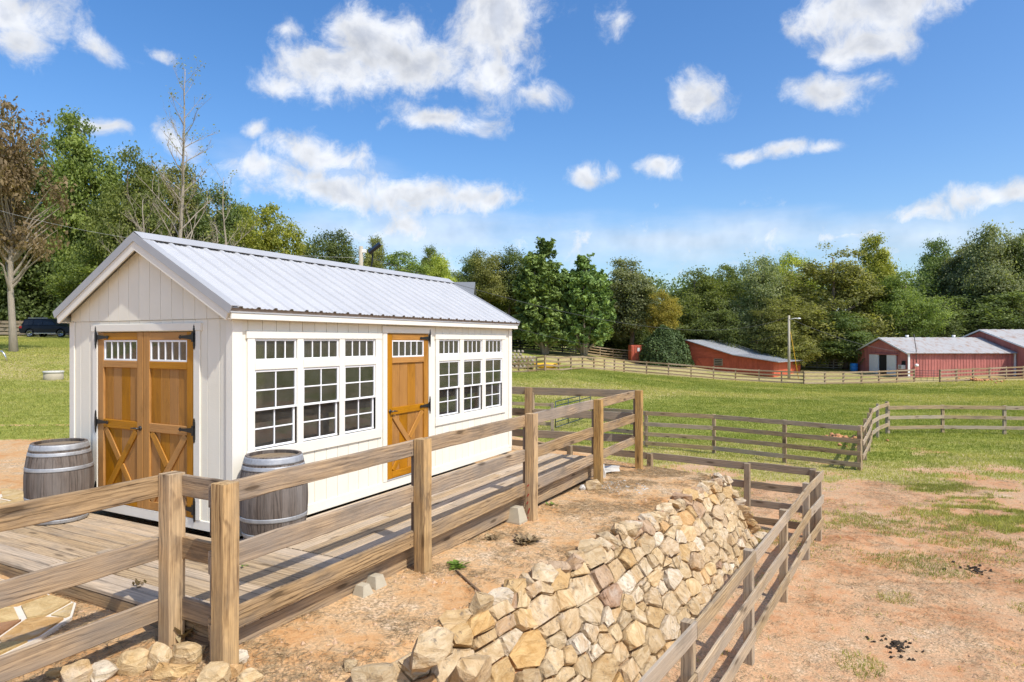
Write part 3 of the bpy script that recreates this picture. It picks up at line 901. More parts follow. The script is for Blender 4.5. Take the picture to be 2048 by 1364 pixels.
# small stones and crumbs of clay
def crumbs(n, xr, yr, cond, smin, smax):
    X = xr[0] + nr.random(n) * (xr[1] - xr[0])
    Y = yr[0] + nr.random(n) * (yr[1] - yr[0])
    k = cond(X, Y)
    X, Y = X[k], Y[k]
    Z = ground_z(X, Y)
    n = len(X)
    S = smin + (smax - smin) * nr.random(n) ** 4
    base = np.array([(1, 0, 0), (0, 1, 0), (-1, 0, 0), (0, -1, 0), (0, 0, .8)], float)
    Vb = base[None] * S[:, None, None] * (0.6 + 0.8 * nr.random((n, 5, 1)))
    Vb += np.stack([X, Y, Z], -1)[:, None, :]
    fi = np.array([(0, 1, 4), (1, 2, 4), (2, 3, 4), (3, 0, 4)])
    return Vb[:, fi].reshape(-1, 3, 3)
V = np.concatenate([crumbs(9000, (-4.5, 4.5), (3.8, 15.5), lambda x, y: ground_mask(x, y) > 0.97, 0.004, 0.03),
                    crumbs(7000, (0, 14), (6, 17), lambda x, y: ground_mask(x, y) < 0.02, 0.004, 0.028)])
cm = plain('clay_crumbs', (0.50, 0.33, 0.2), 0.95, var=0.3)
co_ = obj('clay_crumbs', quad_mesh_fast('clay_crumbs', V, 3, cm))
co_['kind'] = 'stuff'
co_['label'] = 'crumbs of clay and pebbles scattered over the ground'
# ------------------------------------------------------------------ shed
TH = R(27.777)
D1 = Vector((math.sin(TH), math.cos(TH), 0))      # along the long side, away from the camera
D2 = Vector((-math.cos(TH), math.sin(TH), 0))     # along the front wall, to the left
S0 = Vector((-3.031, 7.122, 0))                   # near corner of the shed
UP_ = Vector((0, 0, 1))
SW, SL = 3.05, 6.45
def SH(u, v, z=0.0):
    return S0 + D2 * u + D1 * v + UP_ * z
PL = {'S': (D1, -D2, lambda a, d: SH(-d, a)),          # side wall, a = v, d = outward
      'F': (D2, -D1, lambda a, d: SH(a, -d)),          # front wall, a = u
      'L': (D1, D2, lambda a, d: SH(SW + d, a)),       # hidden long wall
      'B': (D2, D1, lambda a, d: SH(a, SL + d))}       # back wall

def piece(name, pl, a0, a1, z0, z1, d0, d1, mat, parent, ch=0.004, jit=0.0, seg=1, variant=None):
    ax, nrm, pt = PL[pl]
    dm = (d0 + d1) / 2
    if (z1 - z0) >= (a1 - a0):
        p0 = pt((a0 + a1) / 2, dm) + UP_ * z0
        p1 = pt((a0 + a1) / 2, dm) + UP_ * z1
        w = a1 - a0
    else:
        p0 = pt(a0, dm) + UP_ * (z0 + z1) / 2
        p1 = pt(a1, dm) + UP_ * (z0 + z1) / 2
        w = z1 - z0
    return board(name, p0, p1, w, abs(d1 - d0), nrm, mat, parent, ch, jit, seg, variant)

shed = thing('garden_shed', 'cream board-sided garden shed with metal roof, stained doors and many-paned windows', 'shed', SH(SW / 2, SL / 2, 0.05))
ZB, ZS, ZDT, ZDB = 0.05, 2.406, 2.27, 0.158
ZE, ZR = 2.526, 3.41                 # roof surface at the eave edge and at the ridge
OVR, OVF, OVB = 0.125, 0.133, 0.085
SLOPE = (ZR - ZE) / (SW / 2 + OVR)
def roofz(u):
    uu = u if u <= SW / 2 else SW - u
    return ZE + (uu + OVR) * SLOPE

# ---- walls of vertical grooved boards
G = 0.2032
def wall_boards(pl, wall, a0, a1, holes, ztop, zbot=0.14):
    a = a0
    while a < a1 - 0.01:
        b = min(a + G, a1)
        # cut the board at the edges of openings that only cover a part of it
        cuts = sorted({a, b} | {x for h in holes for x in h[:2] if a + 1e-4 < x < b - 1e-4})
        for i in range(len(cuts) - 1):
            c0, c1 = cuts[i], cuts[i + 1]
            mid = (c0 + c1) / 2
            segs = [(zbot, ztop(mid))]
            for (h0, h1, hz0, hz1) in holes:
                if h0 < mid < h1:
                    ns = []
                    for (s0, s1) in segs:
                        if hz0 > s0:
                            ns.append((s0, min(s1, hz0)))
                        if hz1 < s1:
                            ns.append((max(s0, hz1), s1))
                    segs = ns
            e0 = 0.0028 if c0 == a else 0.0
            e1 = 0.0028 if c1 == b else 0.0
            for (s0, s1) in segs:
                if s1 - s0 > 0.02 and c1 - c0 > 0.015:
                    piece('siding_board', pl, c0 + e0, c1 - e1, s0, s1, -0.016, 0.0, M['siding'], wall, ch=0.003)
        a = b

def wall_obj(name, pl, a0, a1, holes, z0, z1):
    """thin sheathing behind the boards, with the openings left out"""
    xs = sorted({a0, a1} | {x for h in holes for x in h[:2]})
    zs = sorted({z0, z1} | {x for h in holes for x in h[2:]})
    ax, nrm, pt = PL[pl]
    V, Fc = [], []
    for i in range(len(xs) - 1):
        for j in range(len(zs) - 1):
            mx, mz = (xs[i] + xs[i + 1]) / 2, (zs[j] + zs[j + 1]) / 2
            if any(h[0] < mx < h[1] and h[2] < mz < h[3] for h in holes):
                continue
            b = len(V)
            for d in (-0.03, -0.0175):
                for (x, z) in ((xs[i], zs[j]), (xs[i + 1], zs[j]), (xs[i + 1], zs[j + 1]), (xs[i], zs[j + 1])):
                    V.append(pt(x, d) + UP_ * z)
            Fc += [(b, b + 1, b + 2, b + 3), (b + 7, b + 6, b + 5, b + 4)]
            for k in range(4):
                k2 = (k + 1) % 4
                Fc.append((b + k, b + 4 + k, b + 4 + k2, b + k2))
    o = obj(name, mesh_np(name, V, Fc, M['siding']), shed)
    V2 = [v - nrm * 0.0135 for v in V]
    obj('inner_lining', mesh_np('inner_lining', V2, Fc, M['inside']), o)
    return o

HS = [(0.20, 2.47, 0.86, 2.24), (2.63, 3.657, 0.158, 2.27), (3.87, 6.17, 0.86, 2.24)]
HF = [(0.626, 2.456, 0.158, 2.27)]
side = wall_obj('side_wall', 'S', 0.0, SL, HS, 0.06, 2.42)
wall_boards('S', side, 0.0, SL, HS, lambda a: 2.44)
front = wall_obj('front_wall', 'F', 0.03, SW - 0.03, HF, 0.06, 2.42)
wall_boards('F', front, 0.0, SW, HF, lambda a: ZS - 0.003)
lw = wall_obj('far_side_wall', 'L', 0.0, SL, [], 0.06, 2.42)
wall_boards('L', lw, 0.0, SL, [], lambda a: 2.44)
bw = wall_obj('rear_wall', 'B', 0.03, SW - 0.03, [], 0.06, 2.42)
wall_boards('B', bw, 0.0, SW, [], lambda a: ZS - 0.003)
# gable boards, cut to the roof pitch, standing 9 mm proud of the wall below
def gable(wall, pl):
    ax, nrm, pt = PL[pl]
    a = 0.0
    while a < SW - 0.01:
        b = min(a + G, SW)
        a_, b_ = a + 0.0028, b - 0.0028
        poly = [(a_, ZS + 0.002), (b_, ZS + 0.002), (b_, roofz(b_) - 0.10)]
        if a_ < SW / 2 < b_:
            poly.append((SW / 2, roofz(SW / 2) - 0.10))
        poly.append((a_, roofz(a_) - 0.10))
        me = prism_mesh('gable_board', poly, -0.012, 0.009, M['siding'])
        z = nrm
        obj('gable_board', me, wall, frame(pt(0, 0), ax, UP_, nrm))
        a = b
    me = prism_mesh('gable_sheathing', [(0.02, 2.421), (SW - 0.02, 2.421), (SW / 2, roofz(SW / 2) - 0.12)], -0.03, -0.013, M['siding'])
    obj('gable_sheathing', me, wall, frame(pt(0, 0), ax, UP_, nrm))
gable(front, 'F')
gable(bw, 'B')

# ---- trim
tr = M['trim']
piece('corner_trim', 'S', -0.019, 0.115, 0.10, 2.43, 0.001, 0.02, tr, shed)
piece('corner_trim', 'S', SL - 0.10, SL + 0.015, 0.10, 2.43, 0.001, 0.02, tr, shed)
piece('corner_trim', 'F', 0.0, 0.085, 0.10, ZS - 0.004, 0.001, 0.018, tr, shed)
piece('corner_trim', 'F', SW - 0.085, SW + 0.02, 0.10, ZS - 0.004, 0.001, 0.018, tr, shed)
piece('base_board', 'S', -0.02, SL + 0.01, 0.016, 0.139, -0.02, 0.012, tr, shed)
piece('base_board', 'F', 0.001, SW, 0.042, 0.150, -0.02, 0.013, tr, shed)
piece('base_board', 'L', 0, SL, ZB, 0.139, -0.02, 0.012, tr, shed)
piece('base_board', 'B', 0.03, SW - 0.03, ZB, 0.139, -0.02, 0.012, tr, shed)
# skids below
for a in (0.35, 1.525, 2.7):
    board('skid', SH(a, 0.05, 0.025), SH(a, SL - 0.05, 0.025), 0.1, 0.05, UP_, M['backing_wood'], shed)
# window surrounds
for (g0, g1, ws) in ((0.165, 2.507, [0.285, 1.015, 1.745]), (3.835, 6.212, [3.95, 4.70, 5.445])):
    W_ = 0.63
    piece('window_head_trim', 'S', g0, g1, 2.187, 2.273, 0.001, 0.026, tr, shed)
    piece('window_sill_trim', 'S', g0 + 0.01, g1 - 0.01, 0.795, 0.928, 0.001, 0.024, tr, shed)
    edges = [g0 + 0.02] + [e for w in ws for e in (w, w + W_)] + [g1 - 0.02]
    for k in range(0, len(edges), 2):
        piece('window_side_trim', 'S', edges[k], edges[k + 1], 0.9285, 2.1865, 0.001, 0.020, tr, shed)
    for wv in ws:
        piece('window_mid_trim', 'S', wv + 0.0005, wv + W_ - 0.0005, 1.832, 1.930, 0.001, 0.0195, tr, shed)
        # transom light of four panes
        def sash(win, a0, a1, z0, z1, cols, rows, dep, fw=0.026):
            piece('frame_rail', 'S', a0, a1, z0, z0 + fw, dep - 0.022, dep, M['vinyl'], win, 0.003)
            piece('frame_rail', 'S', a0, a1, z1 - fw, z1, dep - 0.022, dep, M['vinyl'], win, 0.003)
            piece('frame_stile', 'S', a0, a0 + fw, z0 + fw, z1 - fw, dep - 0.022, dep - 0.001, M['vinyl'], win, 0.003)
            piece('frame_stile', 'S', a1 - fw, a1, z0 + fw, z1 - fw, dep - 0.022, dep - 0.001, M['vinyl'], win, 0.003)
            b0, b1, y0, y1 = a0 + fw, a1 - fw, z0 + fw, z1 - fw
            mw = 0.016
            for c in range(1, cols):
                x = b0 + (b1 - b0) * c / cols
                piece('muntin', 'S', x - mw / 2, x + mw / 2, y0, y1, dep - 0.016, dep - 0.005, M['vinyl'], win, 0.002)
            for r_ in range(1, rows):
                y = y0 + (y1 - y0) * r_ / rows
                piece('muntin', 'S', b0, b1, y - mw / 2, y + mw / 2, dep - 0.0155, dep - 0.0055, M['vinyl'], win, 0.002)
            for c in range(cols):
                for r_ in range(rows):
                    piece('pane', 'S', b0 + (b1 - b0) * c / cols, b0 + (b1 - b0) * (c + 1) / cols,
                          y0 + (y1 - y0) * r_ / rows, y0 + (y1 - y0) * (r_ + 1) / rows, dep - 0.0185, dep - 0.0145, M['glass'], win, 0.0)
        win = obj('transom_window', board_mesh(W_ - 0.002, 0.02, 0.03, M['vinyl']), shed,
                  frame(SH(0.015, wv + 0.001, 1.941), D1, UP_, -D2))
        sash(win, wv, wv + W_, 1.9305, 2.1865, 4, 1, 0.002)
        win = obj('sash_window', board_mesh(W_ - 0.002, 0.02, 0.03, M['vinyl']), shed,
                  frame(SH(0.035, wv + 0.001, 0.940), D1, UP_, -D2))
        sash(win, wv, wv + W_, 1.368, 1.8315, 2, 2, 0.006)
        sash(win, wv + 0.006, wv + W_ - 0.006, 0.930, 1.392, 2, 2, -0.018)

# ---- doors
def tee_hinge(pl, parent, a_edge, dirn, z, dep):
    """black iron tee hinge: upright bar on the trim, tapered strap over the door"""
    ax, nrm, pt = PL[pl]
    V, Fc = [], []
    def poly(pts, d0, d1):
        b = len(V)
        n = len(pts)
        for d in (d0, d1):
            for (x, y) in pts:
                V.append(pt(a_edge + x * dirn, dep + d) + UP_ * (z + y))
        Fc.append(tuple(range(b, b + n)))
        Fc.append(tuple(range(b + 2 * n - 1, b + n - 1, -1)))
        for i in range(n):
            j = (i + 1) % n
            Fc.append((b + i, b + n + i, b + n + j, b + j))
    poly([(-0.045, -0.10), (-0.012, -0.10), (-0.012, 0.10), (-0.045, 0.10)], 0, 0.007)
    poly([(-0.022, 0.095), (-0.035, 0.095), (-0.042, 0.115), (-0.028, 0.142), (-0.015, 0.115)], 0, 0.007)
    poly([(-0.022, -0.095), (-0.035, -0.095), (-0.042, -0.115), (-0.028, -0.142), (-0.015, -0.115)], 0, 0.007)
    poly([(-0.012, -0.034), (-0.012, 0.034), (0.06, 0.024), (0.20, 0.013), (0.20, -0.013), (0.06, -0.024)], 0.001, 0.008)
    poly([(0.195, -0.013), (0.195, 0.013), (0.215, 0.024), (0.24, 0.0), (0.215, -0.024)], 0.001, 0.008)
    poly([(-0.03, -0.055), (0.0, -0.055), (0.0, 0.055), (-0.03, 0.055)], 0.002, 0.018)
    return obj('hinge', mesh_np('hinge', V, Fc, M['iron']), parent)

def make_door(pl, a0, a1, hinge_hi, zlist):
    ax, nrm, pt = PL[pl]
    st = 0.115
    z0, z1 = ZDB + 0.004, ZDT - 0.006
    a0 += 0.004
    a1 -= 0.004
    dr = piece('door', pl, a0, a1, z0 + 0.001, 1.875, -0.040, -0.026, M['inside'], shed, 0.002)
    ds = M['door_stain']
    piece('stile', pl, a0, a0 + st, z0, z1, -0.026, 0.012, ds, dr, 0.005)
    piece('stile', pl, a1 - st, a1, z0, z1, -0.026, 0.012, ds, dr, 0.005)
    b0, b1 = a0 + st + 0.001, a1 - st - 0.001
    for (r0, r1) in ((2.172, z1 - 0.001), (1.835, 1.918), (1.085, 1.188), (z0 + 0.001, z0 + 0.10)):
        piece('rail', pl, b0, b1, r0, r1, -0.026, 0.011, ds, dr, 0.005)
    # vertical boards in the two panels
    n = 4
    for (p0, p1) in ((1.189, 1.834), (z0 + 0.101, 1.084)):
        for k in range(n):
            c0 = b0 + (b1 - b0) * k / n
            c1 = b0 + (b1 - b0) * (k + 1) / n
            piece('panel_board', pl, c0 + 0.002, c1 - 0.002, p0, p1, -0.025, -0.012, M['door_panel'], dr, 0.003)
    # crossed braces
    q0, q1 = z0 + 0.11, 1.078
    for (x0, x1, d) in ((b0 + 0.03, b1 - 0.03, 0.0), (b1 - 0.03, b0 + 0.03, 0.001)):
        pa = pt(x0, -0.002 + d) + UP_ * q1
        pb = pt(x1, -0.002 + d) + UP_ * q0
        if d:
            pm1 = pa.lerp(pb, 0.455)
            pm2 = pa.lerp(pb, 0.545)
            board('brace', pa, pm1, 0.085, 0.018, nrm, ds, dr, 0.004)
            board('brace', pm2, pb, 0.085, 0.018, nrm, ds, dr, 0.004)
        else:
            board('brace', pa, pb, 0.085, 0.021, nrm, ds, dr, 0.004)
    # five-pane light
    fw = 0.022
    w0, w1 = b0, b1
    piece('light_frame', pl, w0, w1, 1.919, 1.919 + fw, -0.02, 0.006, M['vinyl'], dr, 0.003)
    piece('light_frame', pl, w0, w1, 2.171 - fw, 2.171, -0.02, 0.006, M['vinyl'], dr, 0.003)
    piece('light_frame', pl, w0, w0 + fw, 1.9415, 2.1485, -0.02, 0.005, M['vinyl'], dr, 0.003)
    piece('light_frame', pl, w1 - fw, w1, 1.9415, 2.1485, -0.02, 0.005, M['vinyl'], dr, 0.003)
    for k in range(5):
        c0 = w0 + fw + (w1 - w0 - 2 * fw) * k / 5
        c1 = w0 + fw + (w1 - w0 - 2 * fw) * (k + 1) / 5
        piece('pane', pl, c0, c1, 1.9415, 2.1485, -0.012, -0.008, M['glass'], dr, 0.0)
        if k:
            piece('muntin', pl, c0 - 0.008, c0 + 0.008, 1.9415, 2.1485, -0.014, 0.002, M['vinyl'], dr, 0.002)
    for z in zlist:
        tee_hinge(pl, dr, a1 if hinge_hi else a0, -1 if hinge_hi else 1, z, 0.021)
    return dr

def lever(pl, parent, a, z, dirn):
    ax, nrm, pt = PL[pl]
    V, Fc = [], []
    tube_geo([pt(a, 0.012) + UP_ * z, pt(a, 0.024) + UP_ * z], [0.030, 0.028], 12, V, Fc)
    tube_geo([pt(a, 0.02) + UP_ * z, pt(a, 0.065) + UP_ * z], [0.012, 0.012], 8, V, Fc)
    tube_geo([pt(a - 0.01 * dirn, 0.06) + UP_ * z, pt(a + 0.05 * dirn, 0.062) + UP_ * (z + 0.004), pt(a + 0.12 * dirn, 0.055) + UP_ * (z - 0.004)],
             [0.012, 0.011, 0.008], 8, V, Fc)
    obj('door_handle', mesh_np('door_handle', V, Fc, M['handle_metal'], True), parent)

dl = make_door('F', 0.626 + 0.915, 2.456, True, (2.205, 1.15, 0.26))
dr_ = make_door('F', 0.626, 0.626 + 0.915, False, (2.205, 1.15, 0.26))
lever('F', dl, 1.541 + 0.05, 1.115, 1)
sd = make_door('S', 2.63, 3.657, True, (2.205, 1.15, 0.26))
lever('S', sd, 2.63 + 0.06, 1.14, 1)
# door casings
piece('door_head_trim', 'F', 0.49, 2.575, 2.277, 2.365, 0.001, 0.026, tr, shed)
piece('door_side_trim', 'F', 0.515, 0.622, 0.152, 2.2765, 0.001, 0.020, tr, shed)
piece('door_side_trim', 'F', 2.460, 2.555, 0.152, 2.2765, 0.001, 0.020, tr, shed)
piece('door_head_trim', 'S', 2.515, 3.765, 2.277, 2.375, 0.001, 0.026, tr, shed)
piece('door_side_trim', 'S', 2.535, 2.626, 0.142, 2.2765, 0.001, 0.020, tr, shed)
piece('door_side_trim', 'S', 3.661, 3.745, 0.142, 2.2765, 0.001, 0.020, tr, shed)
piece('door_sill', 'S', 2.628, 3.659, 0.14, 0.157, -0.03, 0.022, M['roof_trim'], shed)
piece('door_sill', 'F', 0.624, 2.458, 0.151, 0.157, -0.03, 0.014, tr, shed)

# ---- roof
M['eave_shade'] = plain('eave_shade_paint', (0.30, 0.23, 0.17), 0.7)  # tan-brown that stands in for the shade below the roof metal
def roof_pt(side_, s, v, h=0.0):
    """s: 0 at the eave edge, 1 at the ridge; h: height above the roof plane"""
    u = -OVR + s * (SW / 2 + OVR)
    z = ZE + s * (ZR - ZE)
    nn = Vector((-(ZR - ZE), SW / 2 + OVR)).normalized()      # (u, z) of the normal
    u += nn.x * h
    z += nn.y * h
    if side_:
        u = SW - u
    return SH(u, v, z)
V0, V1_ = -OVF, SL + OVB
roof = None
def roof_deck():
    V = []
    for v in (V0 + 0.012, V1_ - 0.012):
        for (sd_, s, h) in ((0, 0.01, -0.012), (0, 1.0, -0.012), (1, 0.01, -0.012), (1, 0.01, -0.03), (0, 1.0, -0.034), (0, 0.01, -0.03)):
            V.append(roof_pt(sd_, s, v, h))
    n = 6
    Fc = [(0, 1, 4, 5), (1, 2, 3, 4)]
    Fc = [tuple(reversed(f)) for f in Fc] + [tuple(i + n for i in f) for f in Fc]
    for i in range(n):
        j = (i + 1) % n
        Fc.append((i, j, n + j, n + i))
    return obj('roof', mesh_np('roof', V, Fc, M['trim']), shed)
roof = roof_deck()
PW = (V1_ - V0) / 7
for sd_ in (0, 1):
    for k in range(7):
        a0 = V0 + k * PW
        prof = []
        nr_ = 4
        for r_ in range(nr_):
            c = a0 + PW * (r_ + 0.5) / nr_
            prof += [(c - 0.034, 0.0), (c - 0.018, 0.022), (c + 0.018, 0.022), (c + 0.034, 0.0)]
            if r_ < nr_ - 1:
                m_c = c + PW / nr_ / 2
                prof += [(m_c - 0.05, 0.0), (m_c - 0.04, 0.005), (m_c - 0.02, 0.005), (m_c - 0.01, 0.0), (m_c + 0.01, 0.0), (m_c + 0.02, 0.005), (m_c + 0.04, 0.005), (m_c + 0.05, 0.0)]
        prof = [(a0 + 0.0005, 0.0)] + prof + [(a0 + PW - 0.0005, 0.0)]
        V, Fc = [], []
        n = len(prof)
        for dh in (0.0, -0.006):
            for s in (-0.012, 0.5, 0.985):
                for (v, h) in prof:
                    V.append(roof_pt(sd_, s, v, h + dh))
        for i in range(2):
            for j in range(n - 1):
                a = i * n + j
                Fc.append((a, a + 1, a + n + 1, a + n))
                b = 3 * n + a
                Fc.append((b, b + n, b + n + 1, b + 1))
        for j in range(n - 1):
            Fc.append((j, 3 * n + j, 3 * n + j + 1, j + 1))
        # screws
        for s in (0.04, 0.3, 0.55, 0.8):
            for r_ in range(nr_):
                c = a0 + PW * (r_ + 0.5) / nr_ + 0.050
                b = len(V)
                for t2 in range(5):
                    an = t2 * 2 * math.pi / 5
                    V.append(roof_pt(sd_, s + 0.004 * math.sin(an), c + 0.007 * math.cos(an), 0.0005))
                V.append(roof_pt(sd_, s, c, 0.008))
                for t2 in range(5):
                    Fc.append((b + t2, b + (t2 + 1) % 5, b + 5))
        obj('roof_panel', mesh_np('roof_panel', V, Fc, M['galvalume']), roof)
# ridge cap
cap = []
for v in (V0 - 0.012, V1_ + 0.012):
    for (sd_, s, h) in ((0, 0.905, 0.033), (0, 1.0, 0.045), (1, 0.905, 0.033), (1, 0.905, 0.029), (0, 1.0, 0.041), (0, 0.905, 0.029)):
        cap.append(roof_pt(sd_, s, v, h))
n = 6
Fc = [(5, 4, 1, 0), (4, 3, 2, 1), (6, 7, 10, 11), (7, 8, 9, 10)]
for i in range(n):
    j = (i + 1) % n
    Fc.append((i, j, n + j, n + i))
obj('ridge_cap', mesh_np('ridge_cap', cap, Fc, M['roof_trim']), roof)
# rake: metal edge over a white board; front and back, both slopes
def rake(name, sd_, vo, vi, h0, h1, s0, s1, mat):
    V = []
    for v in (vo, vi):
        for (s, h) in ((s0, h0), (s1, h0), (s1, h1), (s0, h1)):
            if s == 's1':
                s = 1.0
            V.append(roof_pt(sd_, s, v, h))
    # plumb cut at the ridge
    for i in (1, 2, 5, 6):
        p = V[i]
        rel = p - S0
        u = rel.dot(D2)
        V[i] = p + D2 * (SW / 2 - u) + UP_ * ((SW / 2 - u) * SLOPE * (1 if not sd_ else -1))
    Fc = [(0, 1, 2, 3), (7, 6, 5, 4), (0, 4, 5, 1), (1, 5, 6, 2), (2, 6, 7, 3), (3, 7, 4, 0)]
    return obj(name, mesh_np(name, V, Fc, mat), roof)
for sd_ in (0, 1):
    rake('rake_metal', sd_, V0 - 0.014, V0 - 0.001, 0.026, -0.066, -0.016, 1.0, M['roof_trim'])
    rake('rake_cap', sd_, V0 - 0.001, V0 + 0.085, 0.027, 0.0215, -0.016, 1.0, M['roof_trim'])
    rake('rake_board', sd_, V0 - 0.001, V0 + 0.018, -0.062, -0.158, 0.0, 1.0, tr)
    rake('rake_metal', sd_, V1_ + 0.014, V1_ + 0.001, 0.026, -0.066, -0.016, 1.0, M['roof_trim'])
    rake('rake_board', sd_, V1_ + 0.001, V1_ - 0.018, -0.062, -0.158, 0.0, 1.0, tr)
# eave: drip metal above a white fascia, boxed soffit
for (us, sg) in ((0, 1), (SW, -1)):
    def E(d, v, z):
        return SH(us - sg * d, v, z)
    board('fascia', E(OVR - 0.014, V0 + 0.02, 2.427), E(OVR - 0.014, V1_ - 0.02, 2.427), 0.066, 0.02, -D2 * sg, tr, roof, 0.004)
    board('drip_edge', E(OVR - 0.004, V0 + 0.002, 2.470), E(OVR - 0.004, V1_ - 0.002, 2.470), 0.018, 0.014, -D2 * sg, M['roof_trim'], roof, 0.002)
    board('eave_shadow_strip', E(OVR - 0.010, V0 + 0.002, 2.4975), E(OVR - 0.010, V1_ - 0.002, 2.4975), 0.036, 0.012, -D2 * sg, M['eave_shade'], roof, 0.002)  # added strip, its colour paints the shadow under the panel edge
    board('soffit', E(0.056, V0 + 0.02, 2.40), E(0.056, V1_ - 0.02, 2.40), 0.062, 0.012, UP_, tr, roof, 0.002)

# ---- inside: floor, studs, rafters, a loft shelf
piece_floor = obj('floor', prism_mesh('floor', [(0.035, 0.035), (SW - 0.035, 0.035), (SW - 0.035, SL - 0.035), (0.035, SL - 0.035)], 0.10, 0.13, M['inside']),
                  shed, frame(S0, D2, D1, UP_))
def stud(u, v, z0=0.13, z1=2.40, along=D1):
    board('stud', SH(u, v, z0), SH(u, v, z1), 0.038, 0.085, D2 if along is D1 else D1, M['stud'], shed, 0.002)
for k in range(9):
    stud(SW - 0.075, 0.25 + k * 0.74)
for v in (0.12, 0.962, 1.692, 2.56, 3.72, 4.64, 5.385, 6.3):
    stud(0.078, v)
for k in range(4):
    stud(0.45 + 0.72 * k, SL - 0.075, along=D2)
for k in range(8):
    v = 0.3 + 0.83 * k
    for sd_ in (0, 1):
        board('rafter', roof_pt(sd_, 0.10, v, -0.085), roof_pt(sd_, 0.985, v, -0.085), 0.038, 0.09, D1, M['stud'], roof, 0.002)
for (v0_, v1_) in ((0.6, 2.4), (3.9, 6.0)):
    board('shelf', SH(SW - 0.30, v0_, 1.15), SH(SW - 0.30, v1_, 1.15), 0.36, 0.03, UP_, M['stud'], shed, 0.003)
# ------------------------------------------------------------------ deck
deck = thing('deck', 'weathered wooden deck wrapping the front and side of the cream shed', 'deck', SH(0.6, -0.7, -0.2))
PB, GAPB = 0.136, 0.0105
AE = 1.825                                # outer edge of the deck, measured from the side wall
def plank(p0, p1):
    sg = max(2, int((Vector(p1) - Vector(p0)).length / 0.7))
    dz = rng.uniform(-0.002, 0.002)
    a = Vector(p0) + UP_ * (dz - 0.018)
    b = Vector(p1) + UP_ * (dz - 0.018)
    board('plank', a, b, PB, 0.036, UP_, M['deck_wood'], deck, 0.006, 0.0022, sg)
v = -1.515 + PB / 2
while v < 0.03:
    if v < -0.06:
        cut = rng.choice((0.9, 1.6, 0.2, 2.1))
        plank(SH(-AE, v), SH(cut - 0.003, v))
        plank(SH(cut + 0.003, v), SH(3.32, v))
    else:
        plank(SH(-AE, v), SH(-0.035, v))
    v += PB + GAPB
vs0 = v - PB / 2 - GAPB + 0.012
a = 0.04 + PB / 2
while a < AE:
    w_end = 6.64 + rng.uniform(-0.015, 0.02)
    j1 = rng.choice((1.55, 2.4, 2.95, 2.0))
    j2 = rng.choice((4.4, 5.3, 4.9))
    for (q0, q1) in ((vs0, j1 - 0.003), (j1 + 0.003, j2 - 0.003), (j2 + 0.003, w_end)):
        plank(SH(-a, q0), SH(-a, q1))
    a += PB + GAPB
# framing under the boards
rim = M['fence_wood']
def rimb(p0, p1, nrm, z, w=0.19, name='rim_joist'):
    board(name, Vector(p0) + UP_ * z, Vector(p1) + UP_ * z, w, 0.038, nrm, rim, deck, 0.004, 0.002, 6)
rimb(SH(-AE + 0.10, -1.46), SH(-AE + 0.10, 6.58), -D2, -0.165, 0.25)
rimb(SH(-AE + 0.06, -1.495), SH(3.30, -1.495), -D1, -0.135, 0.19)
rimb(SH(-AE + 0.05, 6.60), SH(0.0, 6.60), D1, -0.135, 0.19)
rimb(SH(3.28, -1.47), SH(3.28, 0.0), D2, -0.135, 0.19)
for k in range(5):
    rimb(SH(-AE + 0.14, -1.2 + 0.28 * k), SH(3.2, -1.2 + 0.28 * k), D1, -0.135, 0.19, 'joist')
for k in range(9):
    rimb(SH(-AE + 0.14, 0.5 + 0.66 * k), SH(0.0, 0.5 + 0.66 * k), D1, -0.135, 0.19, 'joist')

# pre-cast concrete deck blocks peeping out under the rim
def deck_block(a, v, h, label, s=0.24):
    p = SH(-a, v)
    zb = gz(p.x, p.y) - 0.06
    zt = zb + h
    V = []
    for (w, z) in ((s / 2, zb), (s / 2, zb + h * 0.3), (s * 0.3, zt)):
        for (i, j) in ((-1, -1), (1, -1), (1, 1), (-1, 1)):
            V.append(p + D2 * (i * w + rng.uniform(-.008, .008)) + D1 * (j * w) + UP_ * z)
    Fc = [(3, 2, 1, 0), (8, 9, 10, 11)]
    for lv in (0, 4):
        for k in range(4):
            Fc.append((lv + k, lv + (k + 1) % 4, lv + 4 + (k + 1) % 4, lv + 4 + k))
    o = obj('deck_block', mesh_np('deck_block', V, Fc, M['concrete']))
    return tag(o, label, 'concrete block', 'concrete blocks under the deck edge')
deck_block(1.80, 3.20, 0.27, 'pale tapered concrete block under the deck beside the red-marked fence post', 0.24)
deck_block(1.83, -0.02, 0.15, 'nearer of two small concrete blocks at the deck edge between the two nearest long-side posts', 0.15)
deck_block(1.80, 0.20, 0.17, 'farther of two small concrete blocks at the deck edge between the two nearest long-side posts', 0.17)

